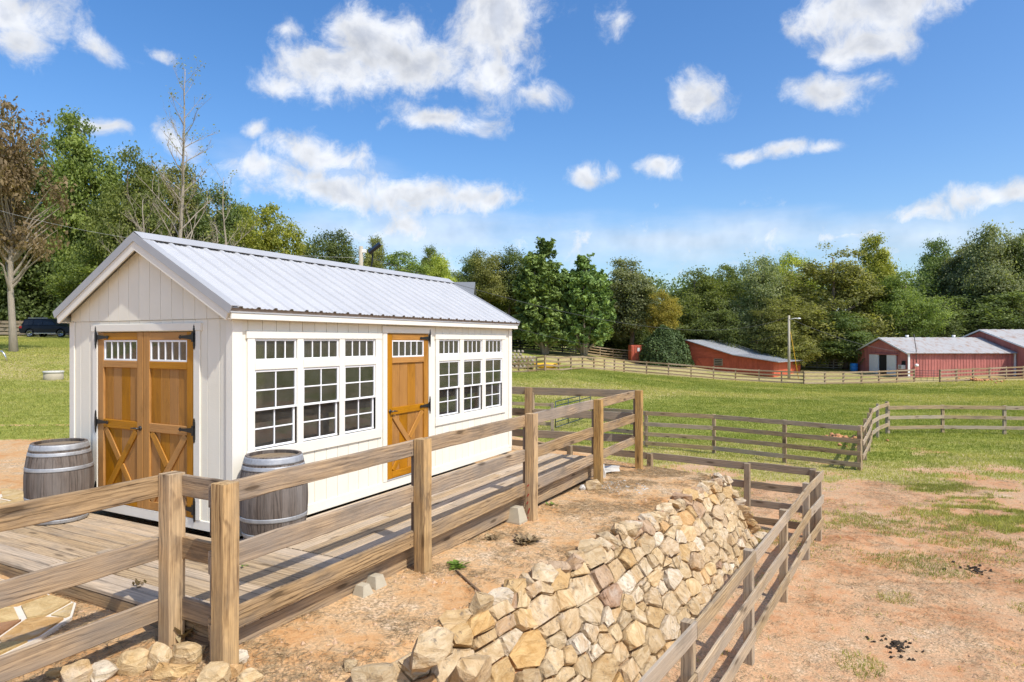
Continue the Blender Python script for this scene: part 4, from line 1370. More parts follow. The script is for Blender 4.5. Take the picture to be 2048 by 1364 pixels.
# ------------------------------------------------------------------ fence round the deck
PWD = 0.14
RAILS = [(1.032, 0.165), (0.547, 0.168), (0.072, 0.168)]
def sq_post(name, p, zb, zt, parent, mat, w=PWD, ax=D1, jit=0.003):
    P0 = Vector((p.x, p.y, zb))
    P1 = Vector((p.x, p.y, zt))
    return board(name, P0, P1, w, w, ax, mat, parent, 0.008 * w / 0.14, jit, 6)
dfence = thing('deck_fence', 'three-rail timber fence with square posts along the long side of the deck', 'fence', SH(-1.93, 3, -0.3))
PA = 1.93
PV = [-1.637, 0.814, 3.43, 6.13, 8.57]
for k, v in enumerate(PV):
    p = SH(-PA, v)
    po = sq_post('post', p, gz(p.x, p.y) - 0.25, 1.128 + rng.uniform(-.01, .01), dfence, M['post_wood'])
    if k == 2:
        po['label'] = 'post with red spray paint marks on its near face'
        # faded red paint strokes
        rp = plain('red_spray', (0.42, 0.06, 0.035), 0.8, var=0.4, nscale=30)
        for (z0_, z1_, o_) in ((-0.02, 0.02, 0.0), (-0.13, -0.09, 0.012), (-0.26, -0.18, -0.01), (0.12, 0.15, 0.0), (-0.34, -0.31, 0.01)):
            board('paint_mark', p - D1 * 0.0735 + D2 * (0.03 + o_) + UP_ * z0_, p - D1 * 0.0735 + D2 * (0.005 + o_) + UP_ * z1_, 0.016, 0.002, -D1, rp, po, 0.0)
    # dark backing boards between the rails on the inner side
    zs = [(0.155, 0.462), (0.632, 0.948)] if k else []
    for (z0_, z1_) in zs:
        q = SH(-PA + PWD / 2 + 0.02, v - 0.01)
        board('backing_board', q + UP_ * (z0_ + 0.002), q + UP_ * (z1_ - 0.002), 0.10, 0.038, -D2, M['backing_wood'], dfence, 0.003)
for i in range(4):
    v0_, v1_ = PV[i], PV[i + 1]
    if i == 0:
        v0_ -= 0.06
    for (zc, hh) in RAILS:
        e0, e1 = rng.uniform(-.006, .006), rng.uniform(-.006, .006)
        if zc < 0.1 and i == 3:
            hh = 0.155
        board('rail', SH(-PA + PWD / 2 + 0.0195, v0_ + 0.002, zc + e0), SH(-PA + PWD / 2 + 0.0195, v1_ - 0.002, zc + e1), hh, 0.038, -D2,
              M['fence_wood'], dfence, 0.006, 0.004, 8)
nails = lathe_mesh('nail', [(0.006, 0.0), (0.006, 0.003)], M['nail'], 6, False)
for i in range(4):
    for (vv_, dv_) in ((PV[i], 0.115), (PV[i + 1], -0.115)):
        for (zc, hh) in RAILS:
            for dz_ in (-0.045, 0.045):
                q = SH(-PA + PWD / 2 + 0.0005, vv_ + dv_ * rng.uniform(.85, 1.1), zc + dz_ + rng.uniform(-.01, .01))
                obj('nail', nails, dfence, frame(q, D1, UP_, -D2))
# back return from the last post to the corner behind the shed
def seg_fence(parent, pa, pb, rails, mat, nside, th=0.038, off=0.0, name='rail', seg=6, jit=0.003, gap=0.002):
    d = (pb - pa)
    d.z = 0
    d.normalize()
    for (za, zb_, hh) in rails:
        board(name, pa + d * gap + nside * off + UP_ * za, pb - d * gap + nside * off + UP_ * zb_, hh, th, nside, mat, parent, 0.005, jit, seg)

bfence = thing('terrace_back_fence', 'dark weathered three-rail fence closing the terrace behind the shed', 'fence', (0.37, 14.6, -0.5))
P6 = SH(-PA, PV[-1])
P7 = Vector((0.37, 14.75, 0))
P8 = Vector((-2.0, 15.7, 0))
for p in (P7, P8):
    sq_post('post', p, gz(p.x, p.y) - 0.25, 1.12, bfence, M['fence_wood'], 0.14, Vector((0.92, -0.38, 0)))
nb = Vector((-0.38, -0.92, 0)).normalized()
dP = (P7 - P6).normalized()
seg_fence(bfence, P6 - dP * 0.02 + D1 * 0.10, P7, [(zc, zc, hh) for (zc, hh) in RAILS], M['grey_wood'], nb, off=-0.09)
seg_fence(bfence, P7, P8, [(zc, zc, hh) for (zc, hh) in RAILS], M['grey_wood'], nb, off=-0.09)
board('backing_board', P7 + Vector((0.10, 0.05, 0.6)), P7 + Vector((0.10, 0.05, 1.0)), 0.05, 0.1, nb, M['far_fence'], bfence)

# short return at the near end and the run towards the camera on the left
lfence = thing('path_fence', 'three-rail timber fence running past the flagstones in front of the deck', 'fence', SH(-1.28, -1.62, -0.2))
P1 = SH(-1.275, -1.60)
P2 = SH(-PA, PV[0])
sq_post('post', P1, gz(P1.x, P1.y) - 0.25, 1.132, lfence, M['post_wood'])
for (zc, hh) in RAILS:
    board('rail', SH(-PA + 0.03, -1.545, zc), SH(-1.275 - 0.071, -1.545, zc + 0.004), hh, 0.036, -D1, M['fence_wood'], lfence, 0.006, 0.002, 3)
    v_end = -4.15
    board('rail', SH(-1.275 + PWD / 2 + 0.0195, -1.56, zc), SH(-1.275 + PWD / 2 + 0.0195, v_end, zc), hh, 0.038, D2, M['fence_wood'], lfence, 0.006, 0.004, 8)
pe = SH(-1.275, v_end + 0.1)
sq_post('post', pe, gz(pe.x, pe.y) - 0.25, 1.13, lfence, M['post_wood'])
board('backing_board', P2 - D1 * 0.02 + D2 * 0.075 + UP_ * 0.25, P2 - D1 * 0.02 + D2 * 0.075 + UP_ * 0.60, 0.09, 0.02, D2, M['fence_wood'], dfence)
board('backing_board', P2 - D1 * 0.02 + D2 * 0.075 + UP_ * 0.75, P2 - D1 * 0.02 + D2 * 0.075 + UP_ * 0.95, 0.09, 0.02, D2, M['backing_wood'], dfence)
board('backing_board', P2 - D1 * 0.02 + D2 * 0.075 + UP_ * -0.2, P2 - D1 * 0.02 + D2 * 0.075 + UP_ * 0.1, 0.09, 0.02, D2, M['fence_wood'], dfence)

# ------------------------------------------------------------------ oak barrels
def barrel_radius(z):
    h = 0.94
    x = (z - h / 2) / (h / 2)
    return 0.355 - 0.068 * abs(x) ** 2.1
NS = 26
def stave_mesh():
    V, Fc = [], []
    m = 14
    half = math.pi / NS * 0.975
    for i in range(m + 1):
        z = 0.94 * i / m
        r = barrel_radius(z)
        for (rr, an) in ((r, -half), (r + 0.0015, 0.0), (r, half), (r - 0.028, half), (r - 0.028, -half)):
            V.append((z, rr * math.sin(an), rr * math.cos(an)))
    for i in range(m):
        for k in range(5):
            a = i * 5 + k
            b = i * 5 + (k + 1) % 5
            Fc.append((a, b, b + 5, a + 5))
    Fc.append((4, 3, 2, 1, 0))
    e = m * 5
    Fc.append((e, e + 1, e + 2, e + 3, e + 4))
    return mesh_np('stave', V, Fc, M['barrel_oak'])
STAVE = stave_mesh()
def hoop_mesh(z0, z1):
    prof = []
    n = 4
    for i in range(n + 1):
        z = z0 + (z1 - z0) * i / n
        prof.append((barrel_radius(z) + 0.005, z))
    for i in range(n, -1, -1):
        z = z0 + (z1 - z0) * i / n
        prof.append((barrel_radius(z) + 0.0005, z))
    return lathe_mesh('hoop', prof, M['hoop'], 52, True, True)
HOOPS = [hoop_mesh(*h) for h in ((0.008, 0.055), (0.10, 0.142), (0.27, 0.315), (0.625, 0.67), (0.80, 0.842), (0.862, 0.932))]
HEADV = []
def head_mesh():
    V = [(0.262 * math.cos(k * 2 * math.pi / 32), 0.262 * math.sin(k * 2 * math.pi / 32)) for k in range(32)]
    return prism_mesh('head', V, 0.885, 0.905, M['barrel_head'])
HEAD = head_mesh()
def barrel(loc, rot, label):
    b = thing('oak_barrel', label, 'barrel', loc, 'oak barrels beside the shed corner', rot)
    base = WM[b.name]
    for k in range(NS):
        Mx = base @ Matrix.Rotation(2 * math.pi * k / NS, 4, 'Z') @ frame((0, 0, 0), (0, 0, 1), (0, 1, 0), (-1, 0, 0))
        obj('stave', STAVE, b, Mx)
    for h in HOOPS:
        obj('hoop', h, b, base)
    obj('barrel_head', HEAD, b, base)
    for k in range(6):
        pass
    return b
barrel(SH(2.565, -0.40, 0.001), 0.4, 'grey oak barrel standing left of the double doors')
barrel(SH(-0.405, 0.20, 0.001), 1.3, 'grey oak barrel standing in front of the side windows')

# ------------------------------------------------------------------ flagstone paving left of the deck fence
def clip_poly(poly, px, py, nx_, ny_):
    """keep the part of poly where (p - (px,py)).n <= 0"""
    out = []
    for i in range(len(poly)):
        a, b = poly[i], poly[(i + 1) % len(poly)]
        da = (a[0] - px) * nx_ + (a[1] - py) * ny_
        db = (b[0] - px) * nx_ + (b[1] - py) * ny_
        if da <= 0:
            out.append(a)
        if (da < 0 < db) or (db < 0 < da):
            t = da / (da - db)
            out.append((a[0] + (b[0] - a[0]) * t, a[1] + (b[1] - a[1]) * t))
    return out
def voronoi(seeds, bound):
    cells = []
    S = np.array(seeds)
    for i, s in enumerate(seeds):
        d = np.hypot(S[:, 0] - s[0], S[:, 1] - s[1])
        poly = list(bound)
        for j in np.argsort(d)[1:24]:
            q = seeds[j]
            poly = clip_poly(poly, (s[0] + q[0]) / 2, (s[1] + q[1]) / 2, q[0] - s[0], q[1] - s[1])
            if len(poly) < 3:
                break
        cells.append(poly)
    return cells
def poly_area(p):
    return 0.5 * sum(p[i][0] * p[(i + 1) % len(p)][1] - p[(i + 1) % len(p)][0] * p[i][1] for i in range(len(p)))
def inset(poly, d):
    if poly_area(poly) < 0:
        poly = poly[::-1]
    out = list(poly)
    n = len(poly)
    for i in range(n):
        a, b = poly[i], poly[(i + 1) % n]
        ex, ey = b[0] - a[0], b[1] - a[1]
        L = math.hypot(ex, ey)
        if L < 1e-5:
            continue
        nx_, ny_ = ey / L, -ex / L
        out = clip_poly(out, a[0] - nx_ * d, a[1] - ny_ * d, nx_, ny_)
        if len(out) < 3:
            return []
    # drop nearly coincident points
    res = []
    for p in out:
        if not res or math.hypot(p[0] - res[-1][0], p[1] - res[-1][1]) > 0.02:
            res.append(p)
    return res
# in shed axes: x = u (left), y = v; an L of paving in front of and to the left of the deck
def paving(name, bound, seed, n, zoff):
    r = random.Random(seed)
    xs = [p[0] for p in bound]
    ys = [p[1] for p in bound]
    seeds = []
    tries = 0
    while len(seeds) < n and tries < 4000:
        tries += 1
        s = (r.uniform(min(xs), max(xs)), r.uniform(min(ys), max(ys)))
        if all(math.hypot(s[0] - q[0], s[1] - q[1]) > 0.29 for q in seeds):
            seeds.append(s)
    base = [(SH(p[0], p[1]).x, SH(p[0], p[1]).y) for p in bound]
    slab = obj(name, prism_mesh(name, [(p[0], p[1]) for p in base], zoff - 0.12, zoff + 0.004, M['mortar']), kind='structure')
    slab['label'] = 'flagstone paving with pale mortar joints'
    for c in voronoi(seeds, bound):
        c = inset(c, 0.02)
        if len(c) < 3:
            continue
        c = [(x + r.uniform(-.012, .012), y + r.uniform(-.012, .012)) for (x, y) in c]
        w = [SH(x, y) for (x, y) in c]
        o = obj('flagstone', prism_mesh('flagstone', [(p.x, p.y) for p in w], zoff - 0.05, zoff + 0.016 + r.uniform(0, .006), M['flag_stone']), slab)
paving('flagstone_path', [(0.02, -1.60), (-0.25, -1.78), (-0.42, -2.1), (-0.60, -2.7), (-0.7, -3.6), (3.4, -3.6), (3.4, -1.60)], 4, 90, -0.125)
paving('flagstone_path', [(3.45, -3.6), (5.6, -3.6), (5.4, 0.35), (4.3, 0.42), (3.45, 0.1)], 9, 70, -0.08)
# ------------------------------------------------------------------ dry-stone retaining wall
def hull_mesh(pts, mat, name='stone', cuts=1, rough=0.0, seed=0):
    bm = bmesh.new()
    vs_ = [bm.verts.new(p) for p in pts]
    res = bmesh.ops.convex_hull(bm, input=vs_)
    junk = [g for g in res['geom_interior'] + res['geom_unused'] if isinstance(g, bmesh.types.BMVert)]
    if junk:
        bmesh.ops.delete(bm, geom=list(set(junk)), context='VERTS')
    if cuts:
        bmesh.ops.subdivide_edges(bm, edges=bm.edges[:], cuts=cuts, use_grid_fill=True)
        r = random.Random(seed)
        for v in bm.verts:
            v.co += Vector((r.uniform(-1, 1), r.uniform(-1, 1), r.uniform(-1, 1))) * rough
    me = bpy.data.meshes.new(name)
    bm.to_mesh(me)
    bm.free()
    me.materials.append(mat)
    return me

wall = thing('stone_retaining_wall', 'sloping dry-laid tan stone retaining wall holding up the clay terrace', 'stone wall', (3.0, 10.0, -1.6))
wall['label'] = 'sloping dry-laid tan stone retaining wall holding up the clay terrace'
def wall_top_z(s):
    return -0.44 + 0.014 * min(s, 9)
def wall_pt(s, l, out):
    """s: metres from the far corner towards the camera; l: 0 bottom .. 1 top along the slope"""
    bt = 0.66 + 0.24 * min(max(s / 3.0, 0), 1)
    zt = wall_top_z(s)
    zb = -1.66
    p = bt * (1 - l)
    slope_n = Vector((WN.x, WN.y, 0)) * (zt - zb) + Vector((0, 0, 1)) * bt
    slope_n.normalize()
    b = Vector((B0.x, B0.y, 0)) - Vector((WD.x, WD.y, 0)) * s + Vector((WN.x, WN.y, 0)) * p
    b.z = zb + (zt - zb) * l
    return b + slope_n * out
SLANT = 1.46
r = random.Random(12)
AN = 1.75                                    # cells are found in a space squeezed along the course
seeds = []
yb_ = 0.0
while yb_ < SLANT - 0.06:
    hrow = r.choice((0.13, 0.16, 0.19, 0.22))
    x = r.uniform(-0.2, 0.0)
    while x < 10.3:
        wdt = r.choice((0.15, 0.22, 0.30, 0.36, 0.42, 0.50, 0.60)) * (hrow / 0.2) ** 0.5
        yc = yb_ + hrow / 2 + r.uniform(-0.03, 0.03) + 0.03 * math.sin(x * 1.3 + yb_ * 4)
        if wdt > 0.2 and r.random() < 0.14:            # two thin ones instead of one
            seeds.append((x + wdt / 2, yc - hrow * 0.27, hrow * 0.45))
            seeds.append((x + wdt / 2 + r.uniform(-.04, .04), yc + hrow * 0.27, hrow * 0.45))
        else:
            seeds.append((x + wdt / 2, yc, 0.05 + wdt * 0.2))
        x += wdt
    yb_ += hrow
bound = [(0.0, 0.0), (10.3, 0.0), (10.3, SLANT * AN), (0.0, SLANT * AN)]
seeds = [(q[0] / AN, q[1], q[2] * 0.75) for q in seeds]
bound = [(p[0] / AN, p[1] / AN) for p in bound]
SA = np.array(seeds)
n_st = 0
for i, sd0 in enumerate(seeds):
    d = np.hypot(SA[:, 0] - sd0[0], SA[:, 1] - sd0[1])
    c = list(bound)
    for j in np.argsort(d)[1:26]:
        q = seeds[j]
        t_ = (d[j] ** 2 + sd0[2] ** 2 - q[2] ** 2) / (2 * d[j] ** 2)
        c = clip_poly(c, sd0[0] + (q[0] - sd0[0]) * t_, sd0[1] + (q[1] - sd0[1]) * t_, q[0] - sd0[0], q[1] - sd0[1])
        if len(c) < 3:
            break
    if len(c) < 3:
        continue
    # lean the courses the way they were laid, and squash back to true height
    c = [(x * AN, y) for (x, y) in c]
    c = inset(c, r.uniform(0.003, 0.010))
    if len(c) < 3:
        continue
    cx = sum(p[0] for p in c) / len(c)
    cy = sum(p[1] for p in c) / len(c)
    if cx > 9.9:
        continue
    size = math.sqrt(abs(poly_area(c)))
    if size < 0.05:
        continue
    t = r.uniform(0.015, 0.075)
    tx, ty = r.uniform(-0.13, 0.13), r.uniform(-0.06, 0.14)
    pts = []
    for (x, y) in c:
        k = r.uniform(0.97, 1.01)
        pts.append(wall_pt(cx + (x - cx) * 0.85, (cy + (y - cy) * 0.85) / SLANT, -0.14))
        pts.append(wall_pt(cx + (x - cx) * k, (cy + (y - cy) * k) / SLANT, t * r.uniform(0.2, 0.8) - 0.01))
        k2 = r.uniform(0.82, 0.985)
        pts.append(wall_pt(cx + (x - cx) * k2, (cy + (y - cy) * k2) / SLANT, t * r.uniform(0.8, 1.1) + 0.012 + (x - cx) * tx + (y - cy) * ty))
    ctr = wall_pt(cx, cy / SLANT, 0)
    rot = Matrix.Rotation(r.uniform(0, 6.28), 4, 'Z') @ Matrix.Rotation(r.uniform(-0.9, 0.9), 4, 'X') @ Matrix.Rotation(r.uniform(-0.5, 0.5), 4, 'Y')
    inv = rot.inverted()
    me = hull_mesh([inv @ (p - ctr) for p in pts], M['wall_stone'] if r.random() < 0.9 else M['ochre_stone'], 'stone', 1, 0.005 + 0.018 * size, r.randrange(9999))
    obj('stone', me, wall, Matrix.Translation(ctr) @ rot)
    n_st += 1

def rock_pts(r, sx, sy, sz, n=14):
    pts = []
    for k in range(n):
        a = r.uniform(0, 2 * math.pi)
        z = r.uniform(-1, 1)
        q = math.sqrt(max(0, 1 - z * z)) ** 0.6
        pts.append(Vector((math.cos(a) * q * sx * r.uniform(.8, 1.1), math.sin(a) * q * sy * r.uniform(.8, 1.1), max(-0.8, min(0.8, z)) * sz * 1.1)))
    return pts
# cap stones along the lip
s = 0.05
while s < 8.1:
    ln = r.choice((0.22, 0.28, 0.34, 0.42, 0.26))
    if s > 7.2:
        ln *= 1.3
    c = wall_pt(s + ln / 2, 1.0, 0.0) - Vector((WN.x, WN.y, 0)) * r.uniform(-0.05, 0.05) + Vector((0, 0, r.uniform(-0.07, 0.03)))
    me = hull_mesh(rock_pts(r, ln * 0.52, r.uniform(0.13, 0.19), r.uniform(0.08, 0.13)), M['wall_stone'], 'stone', 1, 0.012, r.randrange(9999))
    Mx = frame(c, Vector((WD.x, WD.y, 0)), Vector((-WN.x, -WN.y, 0)) * 0.97 + Vector((0, 0, 0.24)), Vector((0, 0, 1)))
    Mx = Matrix.Translation(c) @ Matrix.Rotation(math.atan2(WD.y, WD.x) + r.uniform(-.3, .3), 4, 'Z') @ Matrix.Rotation(r.uniform(-.15, .45), 4, 'X') @ Matrix.Rotation(r.uniform(-.2, .2), 4, 'Y')
    obj('cap_stone', me, wall, Mx)
    s += ln * 0.93
# the two big blocks that end the lip nearest the camera
for (px_, py_, zz_, sx_, sy_, sz_, rz_, tl_) in ((862, 1300, -0.20, .25, .15, .13, .75, .35), (945, 1345, -0.42, .22, .17, .17, .5, .6)):
    yy_ = (EYE - zz_) * F / (py_ - 682.0)
    me = hull_mesh(rock_pts(r, sx_, sy_, sz_, 22), M['wall_stone'], 'cap_stone', 1, 0.014, r.randrange(9999))
    obj('cap_stone', me, wall, Matrix.Translation(((px_ - 1024) / F * yy_, yy_, zz_)) @ Matrix.Rotation(rz_, 4, 'Z') @ Matrix.Rotation(tl_, 4, 'X'))
# end of the wall: flat stones turning the far corner and stepping down
BN = Vector((WD.x, WD.y, 0))
for k in range(26):
    l = (k % 9 + 0.5) / 9.0
    row = k // 9
    p = 0.66 * (1 - l) - row * 0.34
    c = Vector((B0.x, B0.y, 0)) + Vector((WN.x, WN.y, 0)) * p + BN * (0.02 + 0.30 * (1 - l))
    c.z = -1.6 + 1.17 * l
    me = hull_mesh(rock_pts(r, 0.20, 0.09, 0.10), M['wall_stone'], 'stone', 1, 0.01, r.randrange(9999))
    Mx = Matrix.Translation(c) @ Matrix.Rotation(math.atan2(-WN.y, -WN.x) + r.uniform(-.2, .2), 4, 'Z') @ Matrix.Rotation(r.uniform(0.1, 0.35), 4, 'X')
    obj('stone', me, wall, Mx)

# ------------------------------------------------------------------ loose rocks
def P_at(px, py, z):
    """point on the level z seen at a pixel of the 2048 px photograph"""
    y = (EYE - z) * F / (py - 682.0)
    return Vector(((px - 1024) / F * y, y, z))
def rock(px, py, sx, sy, sz, rot, mat, label, zg=None, group=None, tilt=0.0, sink=0.25):
    q = P_at(px, py, -0.25 if zg is None else zg)
    for _ in range(4):
        q = P_at(px, py, gz(q.x, q.y))
    rr = random.Random(int(px * 7 + py * 13))
    me = hull_mesh(rock_pts(rr, sx * 1.15, sy * 1.15, sz * 1.15, 26), M[mat], 'rock', 1, 0.006, rr.randrange(9999))
    o = obj('rock', me, None, Matrix.Translation(q + Vector((0, 0, sz * (0.8 - sink * 1.5)))) @ Matrix.Rotation(rot, 4, 'Z') @ Matrix.Rotation(tilt, 4, 'X'))
    return tag(o, label, 'rock', group)
LR = 'loose rocks round the near fence posts'
rock(268, 1340, .105, .085, .09, .5, 'ochre_stone', 'round cream and ochre rock at the foot of the left near post', group=LR)
rock(318, 1330, .085, .11, .10, 1.1, 'wall_stone', 'upright pale whitish rock between the two near fence posts', group=LR, tilt=.5)
rock(372, 1322, .115, .10, .10, .2, 'ochre_stone', 'large tan rock just left of the nearest fence post', group=LR)
rock(345, 1350, .14, .07, .06, .15, 'ochre_stone', 'long low tan rock in front of the two near posts', group=LR)
rock(156, 1362, .105, .075, .085, .5, 'ochre_stone', 'yellow ochre rock below the bottom rail at lower left', group=LR)
rock(205, 1352, .10, .09, .06, .3, 'wall_stone', 'brownish half-buried rock below the bottom rail', group=LR)
rock(115, 1352, .06, .05, .04, .3, 'ochre_stone', 'small yellow stone wedged under the bottom rail', group=LR)
rock(432, 1362, .10, .09, .08, .9, 'ochre_stone', 'angular orange rock in front of the nearest fence post', group=LR)
rock(472, 1350, .06, .05, .05, .3, 'ochre_stone', 'small ochre stone at the right foot of the nearest post', group=LR)
rock(500, 1362, .08, .06, .05, .3, 'ochre_stone', 'flat ochre stone right of the nearest post at the bottom edge', group=LR)
rock(480, 1322, .06, .05, .045, 1.3, 'wall_stone', 'small pale stone against the right side of the nearest post', group=LR)
rock(745, 1362, .15, .12, .11, .3, 'wall_stone', 'brown rounded boulder half buried at the near end of the wall', group=LR)
rock(700, 1335, .055, .045, .035, .3, 'wall_stone', 'small stone on the clay left of the boulder', group=LR)
rock(1187, 978, .15, .11, .11, .3, 'wall_stone', 'pale rock at the foot of the fence post near the deck end')
rock(1166, 979, .075, .06, .05, .8, 'white_concrete', 'small white stone beside the pale rock near the deck end')
rock(1355, 921, .42, .14, .05, .1, 'wall_stone', 'long flat pale stone lying at the back edge of the terrace')
rock(785, 1108, .03, .03, .025, .3, 'wall_stone', 'lone dark pebble on the clay beside the deck')
rock(1060, 902, .18, .1, .06, .3, 'wall_stone', 'pale stone at the far end of the deck')
# broken white concrete by the second post from the end
q = P_at(1216, 940, gz(1.7, 11.6))
me = hull_mesh([Vector((x, y, z)) for x in (-.22, .2) for y in (-.12, .14) for z in (-.03, .06)] + [Vector((.05, .2, .05))], M['white_concrete'], 'concrete_slab', 1, 0.012, 4)
tag(obj('concrete_slab', me, None, Matrix.Translation(q) @ Matrix.Rotation(.5, 4, 'Z') @ Matrix.Rotation(-.12, 4, 'X')), 'broken white concrete slab on the ground by the end of the deck', 'concrete slab')
q = P_at(1206, 952, gz(1.6, 11.6))
me = hull_mesh(rock_pts(random.Random(3), .06, .07, .17), M['white_concrete'], 'concrete_lump', 1, 0.01, 8)
tag(obj('concrete_lump', me, None, Matrix.Translation(q + Vector((0, 0, .08)))), 'upright grey concrete lump behind the post near the deck end', 'concrete lump')
V = crumbs(700, (1.5, 2.4), (10.9, 12.3), lambda x, y: (fbm(x * 2, y * 2, 5) > 0.45) & (((x - 1.95) / .42) ** 2 + ((y - 11.5) / .6) ** 2 < 1), 0.004, 0.03)
o = obj('concrete_rubble', quad_mesh_fast('concrete_rubble', V, 3, M['white_concrete']))
o['kind'] = 'stuff'
o['label'] = 'white concrete crumbs spilled beside the deck end'

# sticks, weeds and leaves on the terrace
q0 = P_at(912, 1146, -.3)
q1 = P_at(960, 1185, -.31)
tag(tube('stick', [Vector((q0.x, q0.y, gz(q0.x, q0.y) + .02)), Vector((q1.x, q1.y, gz(q1.x, q1.y) + .02))], [.012, .014], M['twig']),
    'straight brown stick lying on the terrace clay', 'stick')
def weed(name, px, py, n, size, mat, label, z=-.3, up=0.5, cat='plant'):
    q = P_at(px, py, z)
    q = P_at(px, py, gz(q.x, q.y)) if z < -.05 else q
    rr = np.random.default_rng(int(px))
    a = rr.random(n) * 2 * np.pi
    el = rr.random(n) * up + 0.1
    L = size * (0.5 + rr.random(n))
    d = np.stack([np.cos(a) * np.cos(el), np.sin(a) * np.cos(el), np.sin(el)], -1)
    sd = np.stack([-np.sin(a), np.cos(a), np.zeros(n)], -1)
    st = rr.normal(size=(n, 3)) * size * 0.5
    st[:, 2] = np.abs(st[:, 2]) * 0.3
    o_ = np.array(q) + st
    w = L * 0.22
    V = np.zeros((n, 4, 3))
    V[:, 0] = o_
    V[:, 1] = o_ + d * (L * .5)[:, None] + sd * w[:, None]
    V[:, 2] = o_ + d * L[:, None] - np.array([0, 0, 1]) * (L * .1)[:, None]
    V[:, 3] = o_ + d * (L * .5)[:, None] - sd * w[:, None]
    return tag(obj(name, quad_mesh_fast(name, V, 4, M[mat], rr.random(n))), label, cat)
weed('weed', 912, 1133, 60, .09, 'weed', 'small green weed on the clay beside the second long-side post')
weed('weed', 1105, 1012, 26, .07, 'weed', 'small green weed past the red-marked post')
weed('weed', 1362, 1006, 30, .06, 'weed', 'tiny green tuft by the wall lip')
weed('leaf', 486, 1133, 3, .05, 'weed', 'single bright green leaf on the deck boards', z=0.005, up=.1, cat='leaf')
weed('dead_weed', 1050, 1084, 120, .11, 'straw', 'dark tangle of uprooted dead weed on the terrace', up=.6)
weed('dead_weed', 985, 1078, 40, .08, 'straw', 'smaller tangle of dead weed near the deck edge', up=.6)
weed('dry_weed', 280, 1172, 12, .06, 'leaf_brown', 'dry brown weed growing up between the deck boards', z=0.0, up=1.4)
weed('dry_weed', 395, 1265, 80, .14, 'straw', 'dry weeds growing between the two near fence posts', up=1.4)

# ------------------------------------------------------------------ paddock fences
def fence_line(name, label, pts, hp, rails, mat, side_sign=1, pw=0.10, th=0.03, zfun=gz, jit=0.004, lap=True, pmat=None, postlist=None, rail_over=0.05):
    f = thing(name, label, 'fence', (pts[0][0], pts[0][1], zfun(*pts[0])))
    P = [Vector((x, y, zfun(x, y))) for (x, y) in pts]
    for i, p in enumerate(P):
        d = P[min(i + 1, len(P) - 1)] - P[max(i - 1, 0)]
        d.z = 0
        d.normalize()
        board('post', p - UP_ * 0.2, p + UP_ * (hp + rng.uniform(-.01, .02)), pw, pw, d, pmat or mat, f, 0.006, jit * .6, 5)
    for i in range(len(P) - 1):
        d = P[i + 1] - P[i]
        d.z = 0
        d.normalize()
        nn = Vector((d.y, -d.x, 0)) * side_sign
        for (zc, hh) in rails:
            a_ = P[i] + nn * (pw / 2 + th / 2 + 0.001) + UP_ * (zc + rng.uniform(-.008, .008))
            b_ = P[i + 1] + nn * (pw / 2 + th / 2 + 0.001) + UP_ * (zc + rng.uniform(-.008, .008))
            if i == 0:
                a_ = a_ - d * rail_over
            if i == len(P) - 2:
                b_ = b_ + d * rail_over
            board('rail', a_ + d * 0.002, b_ - d * 0.002, hh, th, nn, mat, f, 0.004, jit, 6)
    return f
FW = M['paddock_wood']
FR4 = [(1.25, .145), (.87, .14), (.51, .14), (.17, .14)]
FR3 = [(1.25, .15), (.80, .15), (.36, .15)]
near = [(5.82, 12.46), (5.04, 11.25), (3.93, 9.5), (2.77, 7.68), (1.55, 5.78), (.35, 3.9)]
fence_line('paddock_fence', 'three-rail greyed fence running towards the camera below the stone wall', near, 1.31, FR3, FW, -1, 0.105)
fence_line('paddock_cross_fence', 'four-rail greyed fence crossing behind the stone wall end', [(5.74, 12.52), (4.72, 13.17), (3.0, 14.27), (1.35, 15.33), (-.4, 16.45)], 1.31, FR4, M['grey_wood'], 1, 0.11,
           zfun=lambda x, y: -1.6)
far4 = [(10.35, 19.55), (8.72, 21.0), (6.95, 22.6), (4.84, 23.7), (3.2, 25.3)]
fence_line('pasture_fence', 'four-rail brown fence along the edge of the pasture behind the terrace', far4, 1.33, FR4, FW, -1, 0.11, zfun=lambda x, y: -1.69)
diag = [(10.42, 19.62), (11.4, 21.2), (12.5, 23.0), (13.6, 24.9), (14.7, 26.4), (15.7, 27.5)]
fence_line('pasture_fence', 'three-rail fence running uphill between the two pasture corner posts', diag, 1.33, [(1.22, .15), (.80, .15), (.38, .15)], FW, 1, 0.10, zfun=lambda x, y: -1.69 - (y - 19.6) * 0.003)
far3 = [(15.75, 27.5), (18.2, 27.75), (20.55, 27.4), (23.0, 27.1), (25.4, 26.8)]
fence_line('pasture_fence', 'three-rail brown fence crossing the grass at the right edge', far3, 1.22, [(1.14, .15), (.72, .14), (.30, .14)], FW, 1, 0.11, zfun=lambda x, y: -1.76)
# left of the terrace: short fence and metal gate
fence_line('pasture_fence', 'short brown fence left of the dark metal gate, behind the deck', [(1.66, 27.0), (-.3, 27.6), (-2.5, 28.3)], 1.22, [(1.15, .14), (.72, .14), (.35, .14)], FW, 1, 0.12, zfun=lambda x, y: -1.62)
gate = thing('metal_gate', 'dark green tube farm gate standing open in the pasture behind the deck', 'gate', (1.8, 27.0, -1.6))
ga_, gb_ = Vector((1.78, 26.9, -1.5)), Vector((3.7, 31.0, -1.5))
gtz = [0.12, .34, .56, .78, 1.0, 1.18]
for z in gtz:
    tube('bar', [ga_ + UP_ * z, gb_ + UP_ * z], .022, M['gate_metal'], gate, 6)
for k in range(4):
    p = ga_.lerp(gb_, k / 3.0)
    tube('upright', [p + UP_ * .12, p + UP_ * 1.18], .022, M['gate_metal'], gate, 6)
